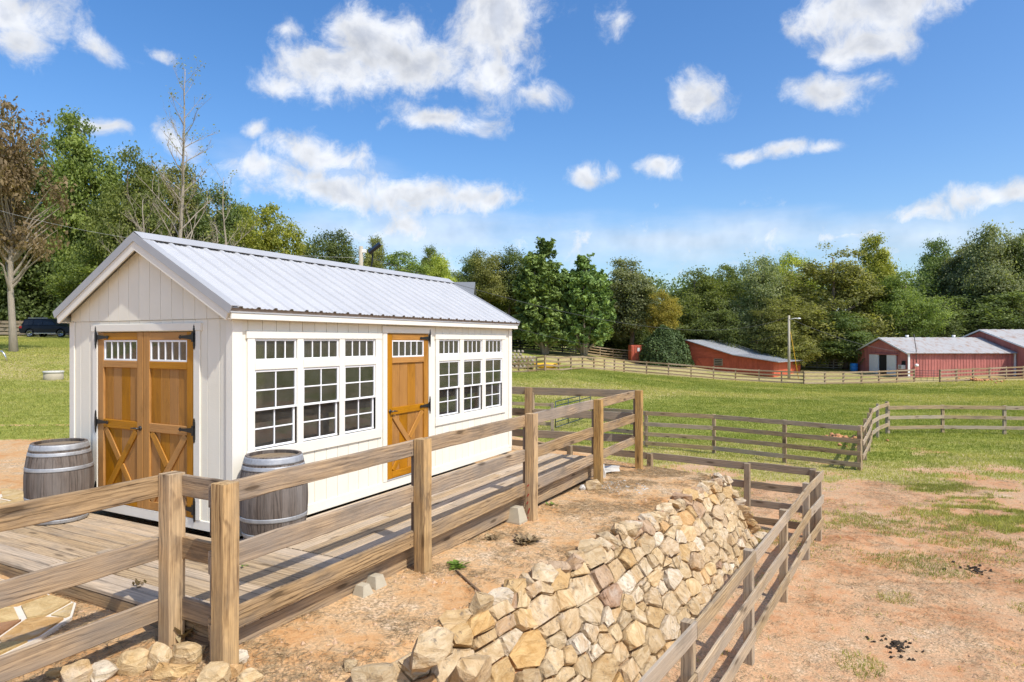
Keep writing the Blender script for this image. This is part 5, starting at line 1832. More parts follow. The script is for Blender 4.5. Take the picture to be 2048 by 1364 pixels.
# ------------------------------------------------------------------ far fences
R4 = [(1.2, .14), (.85, .14), (.5, .14), (.17, .14)]
def at_px(px, Y):
    return ((px - 1024) / F * Y, Y)
fa = [at_px(1000, 55.5), at_px(1037, 55.2), at_px(1056, 55), at_px(1073, 55), at_px(1090, 54.6), at_px(1117, 57.5), at_px(1142, 60.5), at_px(1165, 64),
      at_px(1188, 66), at_px(1209, 67.5), at_px(1229, 69), at_px(1248, 70)]
fence_line('far_field_fence', 'tan rail fence bending along the rise in front of the cedars', fa, 1.3, R4, M['far_fence'], 1, 0.13, 0.04, jit=0.0)
fb = [at_px(1248, 70), at_px(1293, 69), at_px(1337, 68), at_px(1382, 67.5), at_px(1427, 67), at_px(1471, 66.5), at_px(1518, 66), at_px(1563, 65), at_px(1608, 64)]
fence_line('far_field_fence', 'tan rail fence running in front of the old red barn', fb, 1.3, R4, M['far_fence'], 1, 0.13, 0.04, jit=0.0)
fc = [at_px(1608, 63.9), at_px(1650, 64.5), at_px(1687, 65), at_px(1723, 65.6), at_px(1758, 66.2), at_px(1794, 67), at_px(1828, 67.5)]
fence_line('far_field_fence', 'pale tan rail fence in front of the long red barn doors', fc, 1.3, R4, M['far_fence'], 1, 0.14, 0.04, jit=0.0)
fd = [at_px(1880, 66), at_px(1913, 66.5), at_px(1946, 67), at_px(1979, 67.5), at_px(2012, 68), at_px(2046, 68.5), at_px(2080, 69)]
fence_line('far_field_fence', 'tan rail fence in front of the long red barn side wall at the right edge', fd, 1.3, R4, M['far_fence'], 1, 0.14, 0.04, jit=0.0)
# wire gate in the gap
wg = thing('wire_gate', 'thin wire gate in the gap between the two far fences before the red barn', 'gate', (*at_px(1830, 67), -2))
pa_, pb_ = Vector((*at_px(1830, 67.4), 0)), Vector((*at_px(1879, 66.2), 0))
for z in (.15, .4, .65, .9, 1.15):
    tube('bar', [pa_ + UP_ * (gz(pa_.x, pa_.y) + z), pb_ + UP_ * (gz(pb_.x, pb_.y) + z)], .018, M['wire'], wg, 5)
for k in range(5):
    p = pa_.lerp(pb_, k / 4.0)
    g0 = gz(p.x, p.y)
    tube('upright', [p + UP_ * (g0 + .1), p + UP_ * (g0 + 1.2)], .018, M['wire'], wg, 5)
fe = [at_px(985, 84), at_px(1040, 84.5), at_px(1068, 85), at_px(1098, 85.5), at_px(1125, 86), at_px(1152, 86.5)]
fence_line('black_fence', 'black rail fence behind the cedar trunks', fe, 1.3, R4, M['black_fence'], 1, 0.13, 0.04, jit=0.0)
ff = [at_px(1172, 85), at_px(1200, 86), at_px(1226, 87), at_px(1262, 88)]
fence_line('far_field_fence', 'low tan fence behind the second cedar, left of the red container', ff, 1.25, R4, M['far_fence'], 1, 0.12, 0.04, jit=0.0)
fg = [at_px(1603, 90), at_px(1634, 88.5), at_px(1667, 87), at_px(1702, 86), at_px(1722, 85.5)]
fence_line('pale_fence', 'pale rail fence between the two red barns', fg, 1.3, R4, M['pale_fence'], 1, 0.13, 0.04, jit=0.0)

# ------------------------------------------------------------------ old red barn with a swept lean-to roof
def poly_obj(name, pts, faces, mat, parent):
    return obj(name, mesh_np(name, pts, faces, mat), parent)
c0 = Vector((29.8, 75.0, 0))
ex = Vector((-0.76, 0.65, 0)).normalized()      # along the front wall, to the left
ey = Vector((0.65, 0.76, 0)).normalized()       # back
barn = thing('old_red_barn', 'old red board barn with grey swept-down tin roof beside the round bush', 'barn', (c0.x, c0.y, -1.8))
BD = 9.9
def bp(a, d, z):
    return c0 + ex * a + ey * d + UP_ * z
zt = lambda a: -0.12 + 0.55 * (a / 4.5) ** 1.0 * 1.15 if a < 4.5 else -0.12 + 0.6325 + (a - 4.5) * 0.295
prof = [(0, zt(0)), (2.2, zt(2.2)), (4.5, zt(4.5)), (7.5, zt(7.5)), (10.5, zt(10.5))]
n = len(prof)
zg_ = -2.2
front_pts = [bp(a, 0, z - .06) for a, z in prof] + [bp(10.5, 0, zg_), bp(0, 0, zg_)]
k = len(front_pts)
back_pts = [p + ey * BD for p in front_pts]
bm_ = front_pts + back_pts
body = poly_obj('front_wall', front_pts + [p + ey * 0.12 for p in front_pts],
                [tuple(range(k)), tuple(range(2 * k - 1, k - 1, -1))] + [(i, k + i, k + (i + 1) % k, (i + 1) % k) for i in range(k)], M['red_boards'], barn)
poly_obj('rear_wall', [p - ey * 0.12 for p in back_pts] + back_pts,
         [tuple(range(k)), tuple(range(2 * k - 1, k - 1, -1))] + [(i, k + i, k + (i + 1) % k, (i + 1) % k) for i in range(k)], M['red_boards'], barn)
sw = box('side_wall', (0, 0, 0), (BD - .26, .12, zt(0) - .06 - zg_), M['red_bright'], barn, 0.0, frame(bp(0.06, .13, zg_), ey, ex * -1, UP_))
box('far_side_wall', (0, 0, 0), (BD - .26, .12, zt(10.5) - .06 - zg_), M['red_boards'], barn, 0.0, frame(bp(10.44, .13, zg_), ey, ex * -1, UP_))
# roof: strips of tin between the breaks, with overhang
prof2 = [(-0.75, zt(0) - 0.12)] + prof[1:-1] + [(10.5, zt(10.5))]
rf = None
for i in range(len(prof2) - 1):
    (a0, z0), (a1, z1) = prof2[i], prof2[i + 1]
    V = []
    for dz in (0.0, -0.06):
        for (a, z, d) in ((a0, z0, -.45), (a1, z1, -.45), (a1, z1, BD + .4), (a0, z0, BD + .4)):
            V.append(bp(a, d, z + 0.03 + dz))
    o = poly_obj('roof_sheet', V, [(0, 1, 2, 3), (7, 6, 5, 4), (0, 4, 5, 1), (1, 5, 6, 2), (2, 6, 7, 3), (3, 7, 4, 0)], M['old_roof'], barn)
    nseam = 12
    for q_ in range(nseam + 1):
        d = -.4 + (BD + .75) * q_ / nseam
        board('seam', bp(a0, d, z0 + .045), bp(a1, d, z1 + .045), .07, .05, UP_, M['old_roof'], o, 0.0)
# the other slope down to the left
V = []
for dz in (0.0, -0.06):
    for (a, z, d) in ((10.5, zt(10.5), -.45), (16, zt(10.5) - 2.2, -.45), (16, zt(10.5) - 2.2, BD + .4), (10.5, zt(10.5), BD + .4)):
        V.append(bp(a, d, z + 0.03 + dz))
poly_obj('roof_sheet', V, [(0, 1, 2, 3), (7, 6, 5, 4), (0, 4, 5, 1), (1, 5, 6, 2), (2, 6, 7, 3), (3, 7, 4, 0)], M['old_roof'], barn)
poly_obj('front_wall_wing', [bp(10.5, .02, zg_), bp(15.8, .02, zg_), bp(15.8, .02, zt(10.5) - 2.25), bp(10.5, .02, zt(10.5) - .05),
                             bp(10.5, .14, zg_), bp(15.8, .14, zg_), bp(15.8, .14, zt(10.5) - 2.25), bp(10.5, .14, zt(10.5) - .05)],
         [(0, 1, 2, 3), (7, 6, 5, 4), (0, 4, 5, 1), (1, 5, 6, 2), (2, 6, 7, 3), (3, 7, 4, 0)], M['red_boards'], barn)
# horizontal lap boards on the tall part, vertical boards on the low part
for i in range(22):
    z = -1.95 + i * .19
    a_lo = 5.6
    if z > zt(5.6) - .1:
        a_lo = 4.5 + (z + .1 + .12 - .6325) / .295 + .3
    if a_lo < 10.3:
        board('lap_board', bp(a_lo, -.018, z), bp(10.5, -.018, z), .175, .03, -ey, M['red_boards'], body, 0.004)
for i in range(18):
    a = .15 + i * .3
    board('board', bp(a, -.015, zg_), bp(a, -.015, zt(a) - .16), .27, .03, -ey, M['red_boards'], body, 0.004)
wn = board('window', bp(5.9, -.045, .15 - .55), bp(7.0, -.045, .15 - .55), .85, .05, -ey, M['grey_wood'], barn, 0.004)
for k_ in range(4):
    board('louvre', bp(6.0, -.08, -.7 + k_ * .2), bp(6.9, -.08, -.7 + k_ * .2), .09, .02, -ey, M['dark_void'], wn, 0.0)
dd = board('barn_door', bp(8.3, -.06, -1.95), bp(8.3, -.06, .1), 2.0, .05, -ey, M['red_boards'], barn, 0.006)
board('brace', bp(7.4, -.1, -1.9), bp(9.2, -.1, 0.0), .14, .03, -ey, M['red_boards'], dd, 0.004)
board('brace', bp(7.35, -.1, .05), bp(9.25, -.1, .05), .14, .03, -ey, M['red_boards'], dd, 0.004)

# ------------------------------------------------------------------ long red metal barn and the taller barn behind it
def metal_barn(name, label, x0, x1, y0, y1, zb, ze, zr, seed, rib=True):
    b = thing(name, label, 'barn', (x0, y0, zb))
    ym = (y0 + y1) / 2
    ov = 0.35
    # ribbed side wall towards the camera
    V, Fc = [], []
    x = x0
    pr = []
    while x < x1 - .01:
        for (dx, h) in ((0, 0), (.24, 0), (.26, .035), (.30, .035)):
            if x + dx <= x1:
                pr.append((x + dx, h))
        x += .32
    pr.append((x1, 0))
    for (px_, h) in pr:
        V.append((px_, y0 - h, zb - .4))
        V.append((px_, y0 - h, ze))
    for i in range(len(pr) - 1):
        Fc.append((2 * i, 2 * i + 2, 2 * i + 3, 2 * i + 1))
    m2 = len(V)
    V += [(x0, y0 + .1, zb - .4), (x0, y0 + .1, ze), (x1, y0 + .1, ze), (x1, y0 + .1, zb - .4)]
    Fc += [(m2, m2 + 1, m2 + 2, m2 + 3), (0, 1, m2 + 1, m2), (len(pr) * 2 - 2, m2 + 3, m2 + 2, len(pr) * 2 - 1)]
    sidew = obj('side_wall', mesh_np('side_wall', V, Fc, M['red_metal']), b)
    g = [(x0, y0 + .11, zb - .4), (x0, y1, zb - .4), (x0, y1, ze - .05), (x0, ym, zr - .08), (x0, y0 + .11, ze - .05)]
    g2 = [(x0 + .1, p[1], p[2]) for p in g]
    gw = obj('gable_wall', mesh_np('gable_wall', g + g2, [(0, 1, 2, 3, 4), (9, 8, 7, 6, 5)] + [(i, i + 5, 5 + (i + 1) % 5, (i + 1) % 5) for i in range(5)], M['red_metal']), b)
    box('rear_wall', (x0 + .11, y1 - .1, zb - .4), (x1, y1, ze), M['red_metal'], b, 0.0)
    # roof sheets, each a strip
    ns_ = int((x1 - x0) / 0.95)
    for (ya, yb) in ((y0 - ov, ym), (y1 + ov, ym)):
        za = ze - ov * (zr - ze) / (ym - y0) + .04
        for i in range(ns_):
            xa = x0 - .3 + (x1 - x0 + .3) * i / ns_
            xb = x0 - .3 + (x1 - x0 + .3) * (i + 1) / ns_
            V = []
            for dz in (0, -.03):
                for (px_, py_, pz_) in ((xa, ya, za), (xb - .02, ya, za), (xb - .02, yb, zr + .04), (xa, yb, zr + .04), ):
                    V.append((px_, py_, pz_ + dz))
            for (px_, py_, pz_) in ((xb - .10, ya, za), (xb - .04, ya, za), (xb - .04, yb, zr + .04), (xb - .10, yb, zr + .04)):
                V.append((px_, py_, pz_ + .04))
            Fc = [(0, 1, 2, 3), (7, 6, 5, 4), (0, 4, 5, 1), (1, 5, 6, 2), (2, 6, 7, 3), (3, 7, 4, 0), (8, 9, 10, 11), (0, 8, 11, 3), (9, 1, 2, 10), (0, 1, 9, 8)]
            obj('roof_sheet', mesh_np('roof_sheet', V, Fc, M['rusty_roof']), b)
        board('rake_trim', (x0 - .33, ya, za - .06), (x0 - .33, yb, zr - .02), .04, .16, UP_, M['white_metal'], b, 0.0)
    return b, gw, sidew
b2, gw2, sw2 = metal_barn('long_red_barn', 'long red metal barn with white sliding doors and rust-streaked roof', 43.5, 55.2, 72.0, 82.6, -1.75, .9, 2.53, 1)
box('corner_trim', (43.36, 71.85, -2.1), (43.56, 71.95, .88), M['white_metal'], b2, 0.0)
box('corner_trim', (55.0, 71.85, -2.1), (55.18, 71.95, .88), M['white_metal'], b2, 0.0)
# white sliding doors with the dark gap
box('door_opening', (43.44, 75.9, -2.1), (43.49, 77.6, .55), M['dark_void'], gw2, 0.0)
for (ya, yb) in ((74.1, 75.88), (77.6, 79.6)):
    sdoor = box('sliding_door', (43.30, ya, -2.1), (43.40, yb, .55), M['white_metal'], b2, 0.01)
    for k_ in range(1, 5):
        yy = ya + (yb - ya) * k_ / 5
        box('rib', (43.285, yy - .03, -2.08), (43.299, yy + .03, .52), M['white_metal'], sdoor, 0.0)
box('door_track', (43.26, 73.9, .56), (43.44, 79.8, .70), M['red_metal'], b2, 0.0)
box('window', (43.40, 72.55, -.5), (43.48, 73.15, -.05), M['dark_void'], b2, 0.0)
ac = box('air_conditioner', (43.05, 72.5, -.95), (43.45, 73.2, -.5), M['white_metal'], b2, 0.02)
box('grille', (43.03, 72.6, -.9), (43.049, 73.1, -.55), M['grey_wall'], ac, 0.0)
tube('vent_pipe', [(44.2, 71.8, -.2), (44.2, 71.8, 1.2), (44.2, 72.2, 2.9)], .04, M['wire'], b2, 6)
tube('meter', [(44.2, 71.85, -.5), (44.2, 71.6, -.5)], .17, M['white_metal'], b2, 10)
for xx in (46.5, 52.0):
    tube('roof_vent', [(xx, 77.3, 2.5), (xx, 77.3, 2.85)], [.16, .2], M['white_metal'], b2, 10)
b3, gw3, sw3 = metal_barn('tall_red_barn', 'taller red barn with rusty roof behind the right end of the long barn', 55.3, 72.0, 66.5, 88.0, -1.7, .35, 3.47, 2)
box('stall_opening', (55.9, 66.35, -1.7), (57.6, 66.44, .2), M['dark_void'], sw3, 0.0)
# ------------------------------------------------------------------ shipping container
cx_, cy_ = at_px(1263, 84)
cont = thing('shipping_container', 'red ribbed shipping container half hidden behind the round bush', 'container', (cx_, cy_, -.5))
zc_ = gz(cx_, cy_) - .1
for (nm, x0_, x1_, y0_, y1_) in (('side_wall', cx_, cx_ + 4.5, cy_, cy_ + .1), ('end_wall', cx_, cx_ + .1, cy_ + .11, cy_ + 2.4), ('roof', cx_ + .0, cx_ + 4.5, cy_ + .11, cy_ + 2.4)):
    if nm == 'roof':
        box(nm, (x0_ + .11, y0_, zc_ + 2.2), (x1_, y1_, zc_ + 2.3), M['container_red'], cont)
    else:
        box(nm, (x0_, y0_, zc_), (x1_, y1_, zc_ + 2.3), M['container_red'], cont)
for k_ in range(14):
    box('rib', (cx_ + .1 + k_ * .32, cy_ - .05, zc_ + .12), (cx_ + .25 + k_ * .32, cy_ - .001, zc_ + 2.18), M['container_red'], cont, 0.01)
box('notice', (cx_ + .75, cy_ - .075, zc_ + 1.5), (cx_ + 1.05, cy_ - .051, zc_ + 1.95), M['white_metal'], cont, 0.0)
# blue barrel, dark trailer, yellow kayak, stacked logs
def drum(name, x, y, rr, h, mat, label):
    z = gz(x, y)
    prof = [(rr * .9, 0), (rr, .05), (rr, h * .3), (rr * 1.04, h * .33), (rr, h * .36), (rr, h * .63), (rr * 1.04, h * .66), (rr, h * .7), (rr, h - .05), (rr * .88, h)]
    return tag(obj(name, lathe_mesh(name, prof, M[mat], 20), None, Matrix.Translation((x, y, z))), label, 'drum')
drum('plastic_drum', *at_px(1708, 82), .45, 1.0, 'blue_plastic', 'blue plastic drum by the pale fence left of the long red barn')
kx, ky = at_px(1090, 58)
V = []
ks = 12
tube('kayak', [(kx - 1.0 + 2.4 * i / 10, ky, gz(kx, ky) + .55 + .25 * abs(i / 5 - 1) ** 3) for i in range(11)],
     [.03, .14, .22, .27, .29, .3, .29, .27, .22, .14, .03], M['yellow_plastic'], None, 10)
tag(bpy.data.objects['kayak'], 'yellow boat-shaped hull lying behind the far fence corner', 'boat')
lx, ly = at_px(1034, 60)
logs = random.Random(4)
lp = thing('log_pile', 'stacked grey-brown logs behind the far fence at the shed corner', 'log pile', (lx, ly, gz(lx, ly)))
zb_ = gz(lx, ly)
for row in range(6):
    for k_ in range(11 - (row > 3) * 3):
        xx = lx - 2.2 + k_ * .36 + (row % 2) * .18
        tube('log', [(xx, ly, zb_ + .15 + row * .28), (xx + .02, ly + 1.2, zb_ + .15 + row * .28)], logs.uniform(.12, .165), M['pale_bark'], lp, 7)
wx, wy = at_px(107, 28)
zw = gz(wx, wy)
well = thing('concrete_well_ring', 'low round concrete well ring with pale lid on the lawn', 'well', (wx, wy, zw))
obj('ring', lathe_mesh('ring', [(.36, -.2), (.36, .27), (.345, .28)], M['concrete'], 28), well, Matrix.Translation((wx, wy, zw)))
obj('lid', lathe_mesh('lid', [(.375, .281), (.385, .30), (.385, .35), (.37, .365)], M['white_concrete'], 28), well, Matrix.Translation((wx, wy, zw)))
# bent pipe stub at the far left
hx, hy = at_px(4, 33)
tag(tube('standpipe', [(hx - .3, hy, gz(hx, hy) + .45), (hx, hy, gz(hx, hy) + .5), (hx + .12, hy, gz(hx, hy) + .35), (hx + .25, hy, gz(hx, hy))], .045, M['chrome'], None, 8),
    'bent grey metal pipe on the lawn at the left edge', 'pipe')

# ------------------------------------------------------------------ black SUV
def suv():
    Y0_ = 64.0
    x0, _ = at_px(52, Y0_)
    z0 = gz(x0 + 2, Y0_)
    c = thing('parked_car', 'black sport utility car parked at the top of the lawn', 'car', (x0 + 2.4, Y0_, z0))
    base = Matrix.Translation((x0, Y0_, z0))
    side_prof = [(0.05, .55), (0.02, .85), (.12, 1.05), (.35, 1.12), (2.3, 1.10), (3.55, 1.12), (4.75, 1.02), (4.98, .88), (5.02, .55), (4.9, .38), (.2, .38)]
    # wheel arches cut by adding notches
    def arch(cxw):
        return [(cxw + .46 * math.cos(a), .40 + .46 * math.sin(a)) for a in [R(t) for t in range(0, 181, 20)]]
    lower = [(0.05, .55), (0.02, .85), (.12, 1.05), (.35, 1.12), (2.3, 1.10), (3.55, 1.12), (4.75, 1.02), (4.98, .88), (5.02, .55), (4.9, .40)] + arch(4.02) + arch(1.05) + [(.2, .40)]
    hw = .97
    n_ = len(lower)
    V = [(x, -hw * (1 - .04 * (z > .9)), z) for x, z in lower] + [(x, hw * (1 - .04 * (z > .9)), z) for x, z in lower]
    Fc = [tuple(range(n_)), tuple(range(2 * n_ - 1, n_ - 1, -1))] + [(i, n_ + i, n_ + (i + 1) % n_, (i + 1) % n_) for i in range(n_)]
    body = obj('body', mesh_np('body', V, Fc, M['car']), c, base)
    cab = [(.18, 1.12), (.42, 1.72), (.75, 1.82), (2.6, 1.82), (2.95, 1.74), (3.72, 1.13)]
    n_ = len(cab)
    V = [(x, -(.92 if z < 1.2 else .76), z) for x, z in cab] + [(x, (.92 if z < 1.2 else .76), z) for x, z in cab]
    Fc = [tuple(range(n_)), tuple(range(2 * n_ - 1, n_ - 1, -1))] + [(i, n_ + i, n_ + (i + 1) % n_, (i + 1) % n_) for i in range(n_)]
    obj('cabin', mesh_np('cabin', V, Fc, M['car']), c, base)
    def glass(pts):
        V = [(x, -(.92 - (z - 1.13) * .27) - .012, z) for x, z in pts] + [(x, -(.92 - (z - 1.13) * .27) + .01, z) for x, z in pts]
        k_ = len(pts)
        obj('window', mesh_np('window', V, [tuple(range(k_)), tuple(range(2 * k_ - 1, k_ - 1, -1))] + [(i, k_ + i, k_ + (i + 1) % k_, (i + 1) % k_) for i in range(k_)], M['car_glass']), c, base)
    glass([(.42, 1.2), (1.3, 1.2), (1.3, 1.68), (.58, 1.68)])
    glass([(1.38, 1.2), (2.2, 1.2), (2.2, 1.7), (1.38, 1.69)])
    glass([(2.28, 1.2), (3.45, 1.2), (2.88, 1.68), (2.28, 1.7)])
    for cxw in (1.05, 4.02):
        for sy in (-1, 1):
            wM = base @ Matrix.Translation((cxw, sy * .86, .38)) @ Matrix.Rotation(R(90), 4, 'X')
            w = obj('wheel', lathe_mesh('wheel', [(.27, -.12), (.36, -.11), (.385, -.07), (.385, .07), (.36, .11), (.27, .12)], M['rubber'], 24), c, wM)
            obj('rim', lathe_mesh('rim', [(.27, -.125), (.255, -.13), (.25, .13), (.27, .125)], M['chrome'], 20, True, False), w, wM)
            for k_ in range(5):
                a = 2 * math.pi * k_ / 5
                s_ = 1 if sy < 0 else -1
                board('spoke_gap', wM @ Vector((.09 * math.cos(a), .09 * math.sin(a), .134 * s_)), wM @ Vector((.21 * math.cos(a), .21 * math.sin(a), .134 * s_)), .07, .01,
                      Vector((0, -sy * -1.0, 0)), M['rubber'], w, 0.0)
    obj('tail_light', mesh_np('tail_light', [(.0, -.96, .88), (.3, -.975, .88), (.3, -.975, 1.08), (.06, -.96, 1.08), (.0, -.9, .88), (.3, -.9, .88), (.3, -.9, 1.08), (.06, -.9, 1.08)],
        [(0, 1, 2, 3), (7, 6, 5, 4), (0, 4, 5, 1), (1, 5, 6, 2), (2, 6, 7, 3), (3, 7, 4, 0)], plain('tail_red', (.35, .01, .01), .3)), c, base)
    box('running_board', (1.5, -1.02, .36), (3.6, -.9, .42), M['chrome'], c, 0.01, base)
    box('roof_rack', (.7, -.70, 1.83), (2.6, -.66, 1.88), M['chrome'], c, 0.01, base)
suv()
gx_, gy_ = at_px(60, 66)
ff2 = [at_px(q_, 71) for q_ in (-60, -10, 40, 90, 140, 190)]
fence_line('board_fence', 'dark board fence in the shade behind the parked black car', ff2, 1.7, [(1.5, .3), (1.1, .3), (.7, .3), (.3, .3)], M['grey_wood'], 1, 0.12, 0.03, jit=0.0)

# ------------------------------------------------------------------ poles and wires
def wire(name, label, a, b, sag, mat, rad, n_=24):
    a, b = Vector(a), Vector(b)
    pts = []
    for i in range(n_ + 1):
        t_ = i / n_
        p = a.lerp(b, t_)
        p.z -= sag * 4 * t_ * (1 - t_)
        pts.append(p)
    return tag(tube(name, pts, rad, M[mat], None, 5), label, 'wire')
ux, uy = at_px(1578, 73)
uz = gz(ux, uy)
up_ = thing('utility_pole', 'pale wooden utility pole with a lamp arm beside the old red barn', 'pole', (ux, uy, uz))
tube('pole', [(ux, uy, uz - .3), (ux, uy, 5.0)], [.16, .11], M['pole_wood'], up_, 12)
tube('lamp_arm', [(ux, uy - .1, 4.55), (ux + .5, uy - .3, 4.68), (ux + .8, uy - .35, 4.66)], .035, M['white_metal'], up_, 6)
obj('lamp_head', lathe_mesh('lamp_head', [(.05, .08), (.16, .04), (.2, -.04), (.15, -.08)], M['white_metal'], 14), up_, Matrix.Translation((ux + .95, uy - .36, 4.66)))
guard = tube('guy_guard', [(ux + .25, uy + .2, 3.2), (ux + 1.4, uy + .8, uz)], [.02, .04], M['yellow_plastic'], up_, 6)
fx, fy = at_px(722, 24)
fz = gz(fx, fy)
fp = thing('floodlight_pole', 'grey pole with a bracketed floodlight behind the shed roof', 'pole', (fx, fy, fz))
tube('pole', [(fx, fy, fz - .3), (fx, fy, 5.62)], [.10, .075], M['pole_wood'], fp, 10)
tube('bracket', [(fx + .1, fy, 4.7), (fx + .35, fy, 4.75), (fx + .42, fy, 5.1), (fx + .42, fy, 5.4)], .03, M['iron'], fp, 6)
lampM = Matrix.Translation((fx + .5, fy - .02, 5.55)) @ Matrix.Rotation(R(-38), 4, 'Y') @ Matrix.Rotation(R(25), 4, 'X')
lh = box('lamp_housing', (-.26, -.2, -.05), (.26, .2, .05), M['iron'], fp, 0.01, lampM)
box('lamp_glass', (-.2, -.15, -.062), (.2, .15, -.051), M['flood_lens'], lh, 0.0, lampM)
box('photocell', (-.06, -.06, 5.38), (.1, .06, 5.5), M['white_metal'], fp, 0.01, Matrix.Translation((fx + .1, fy, 0)))
wire('power_line', 'sagging wire from the floodlight pole to the utility pole by the barn', (fx, fy, 5.3), (ux, uy, 4.9), 2.1, 'wire', .010)
wire('power_line', 'lower sagging wire passing the shed eave towards the pasture', (fx, fy, 4.3), (*at_px(1270, 76), 1.0), 0.5, 'wire', .009)
wire('power_line', 'wire crossing in front of the trees to the left of the floodlight pole', (fx, fy, 5.2), (*at_px(-40, 33), 9.0), 0.55, 'pale_wire', .006)
wire('power_line', 'wire running from the utility pole lamp to the long red barn', (ux, uy, 4.7), (43.6, 73.5, .9), .5, 'wire', .02)
wire('power_line', 'thin dark wire running left from the utility pole behind the barn roof', (ux, uy, 3.2), (*at_px(1440, 96), 1.4), .3, 'wire', .02)
# corner of a grey-roofed house beyond the shed
hx0, hy0 = at_px(800, 46)
hx1, _ = at_px(944, 46)
hs = thing('grey_house', 'grey shingled roof end of a house showing past the shed ridge', 'house', (hx0, hy0, gz(hx0, hy0)))
zg2 = gz(hx0, hy0)
box('wall', (hx0, hy0 + .5, zg2 - .5), (hx1 - .3, hy0 + 7.5, 4.6), M['grey_wall'], hs)
V = [(hx0 - .4, hy0 - .2, 4.3), (hx1, hy0 - .2, 4.3), (hx1, hy0 + 4, 6.65), (hx0 - .4, hy0 + 4, 6.65), (hx0 - .4, hy0 + 8.2, 4.3), (hx1, hy0 + 8.2, 4.3)]
V += [(x, y, z - .15) for (x, y, z) in V]
obj('roof', mesh_np('roof', V, [(0, 1, 2, 3), (3, 2, 5, 4), (9, 8, 7, 6), (10, 11, 8, 9), (1, 7, 8, 2), (2, 8, 11, 5), (0, 3, 9, 6), (3, 4, 10, 9), (0, 6, 7, 1), (4, 5, 11, 10)], M['shingle']), hs)

# ------------------------------------------------------------------ manure and small mounds in the paddock
def heap(name, px, py, n_, spread, size, mat, label, cat, zg=-1.6, flat=.5):
    q = P_at(px, py, zg)
    rr = random.Random(int(px))
    V, Fc = [], []
    for k_ in range(n_):
        rad = abs(rr.gauss(0, 1)) * spread
        if k_ > n_ * .8:
            rad = spread * rr.uniform(1.5, 3.6)
        an = rr.uniform(0, 2 * math.pi)
        x, y = q.x + rad * math.cos(an), q.y + rad * math.sin(an)
        z = gz(x, y) + max(0, (spread - rad)) * flat
        s_ = size * rr.uniform(.6, 1.2)
        b = len(V)
        m_ = hull_pts = rock_pts(rr, s_, s_ * .85, s_ * .7, 11)
        bm = bmesh.new()
        vv = [bm.verts.new(p) for p in m_]
        res = bmesh.ops.convex_hull(bm, input=vv)
        junk = [g for g in res['geom_interior'] + res['geom_unused'] if isinstance(g, bmesh.types.BMVert)]
        if junk:
            bmesh.ops.delete(bm, geom=list(set(junk)), context='VERTS')
        bm.verts.index_update()
        for v_ in bm.verts:
            V.append((x + v_.co.x, y + v_.co.y, z + s_ * .4 + v_.co.z))
        for f_ in bm.faces:
            Fc.append(tuple(b + v_.index for v_ in f_.verts))
        bm.free()
    o = obj(name, mesh_np(name, V, Fc, M[mat], True), kind='stuff')
    o['label'] = label
    return o
heap('manure_pile', 1795, 1283, 70, .11, .026, 'dung', 'scattered dark horse droppings on the pink clay at lower right', 'manure')
heap('manure_pile', 1950, 1140, 30, .14, .03, 'dung', 'smaller dark droppings near the right edge of the paddock', 'manure')
clay = plain('clay_heap', (.50, .24, .11), .95, var=.3, nscale=5, bumpamt=.6)
M['clay_heap'] = clay
heap('clay_heap', 1675, 878, 60, .5, .11, 'clay_heap', 'low heap of orange clay behind the four-rail fence', 'dirt mound', -1.69, .3)
heap('clay_heap', 1950, 762, 50, .9, .16, 'clay_heap', 'low heap of orange clay by the far fence at the right', 'dirt mound', -1.9, .2)
# ------------------------------------------------------------------ trees
def leaf_quads(C, out, size, rs, upb=0.35, long=1.0):
    """little four-sided leaf sprays at points C; out: outward directions used to bias the facing"""
    n = len(C)
    N = rs.normal(size=(n, 3)) * 0.75 + out * 0.8 + np.array([0, 0, upb])
    N /= np.linalg.norm(N, axis=1)[:, None] + 1e-9
    A = rs.normal(size=(n, 3))
    A -= N * (A * N).sum(1)[:, None]
    A /= np.linalg.norm(A, axis=1)[:, None] + 1e-9
    B = np.cross(N, A)
    s = size * (0.55 + 0.9 * rs.random(n))[:, None]
    V = np.zeros((n, 4, 3))
    k = 0.25 * s
    V[:, 0] = C - A * s * long
    V[:, 1] = C + B * s * (0.45 + 0.3 * rs.random(n))[:, None] + N * k * rs.random(n)[:, None]
    V[:, 2] = C + A * s * long - N * k * rs.random(n)[:, None]
    V[:, 3] = C - B * s * (0.45 + 0.3 * rs.random(n))[:, None] + N * k * rs.random(n)[:, None]
    return V

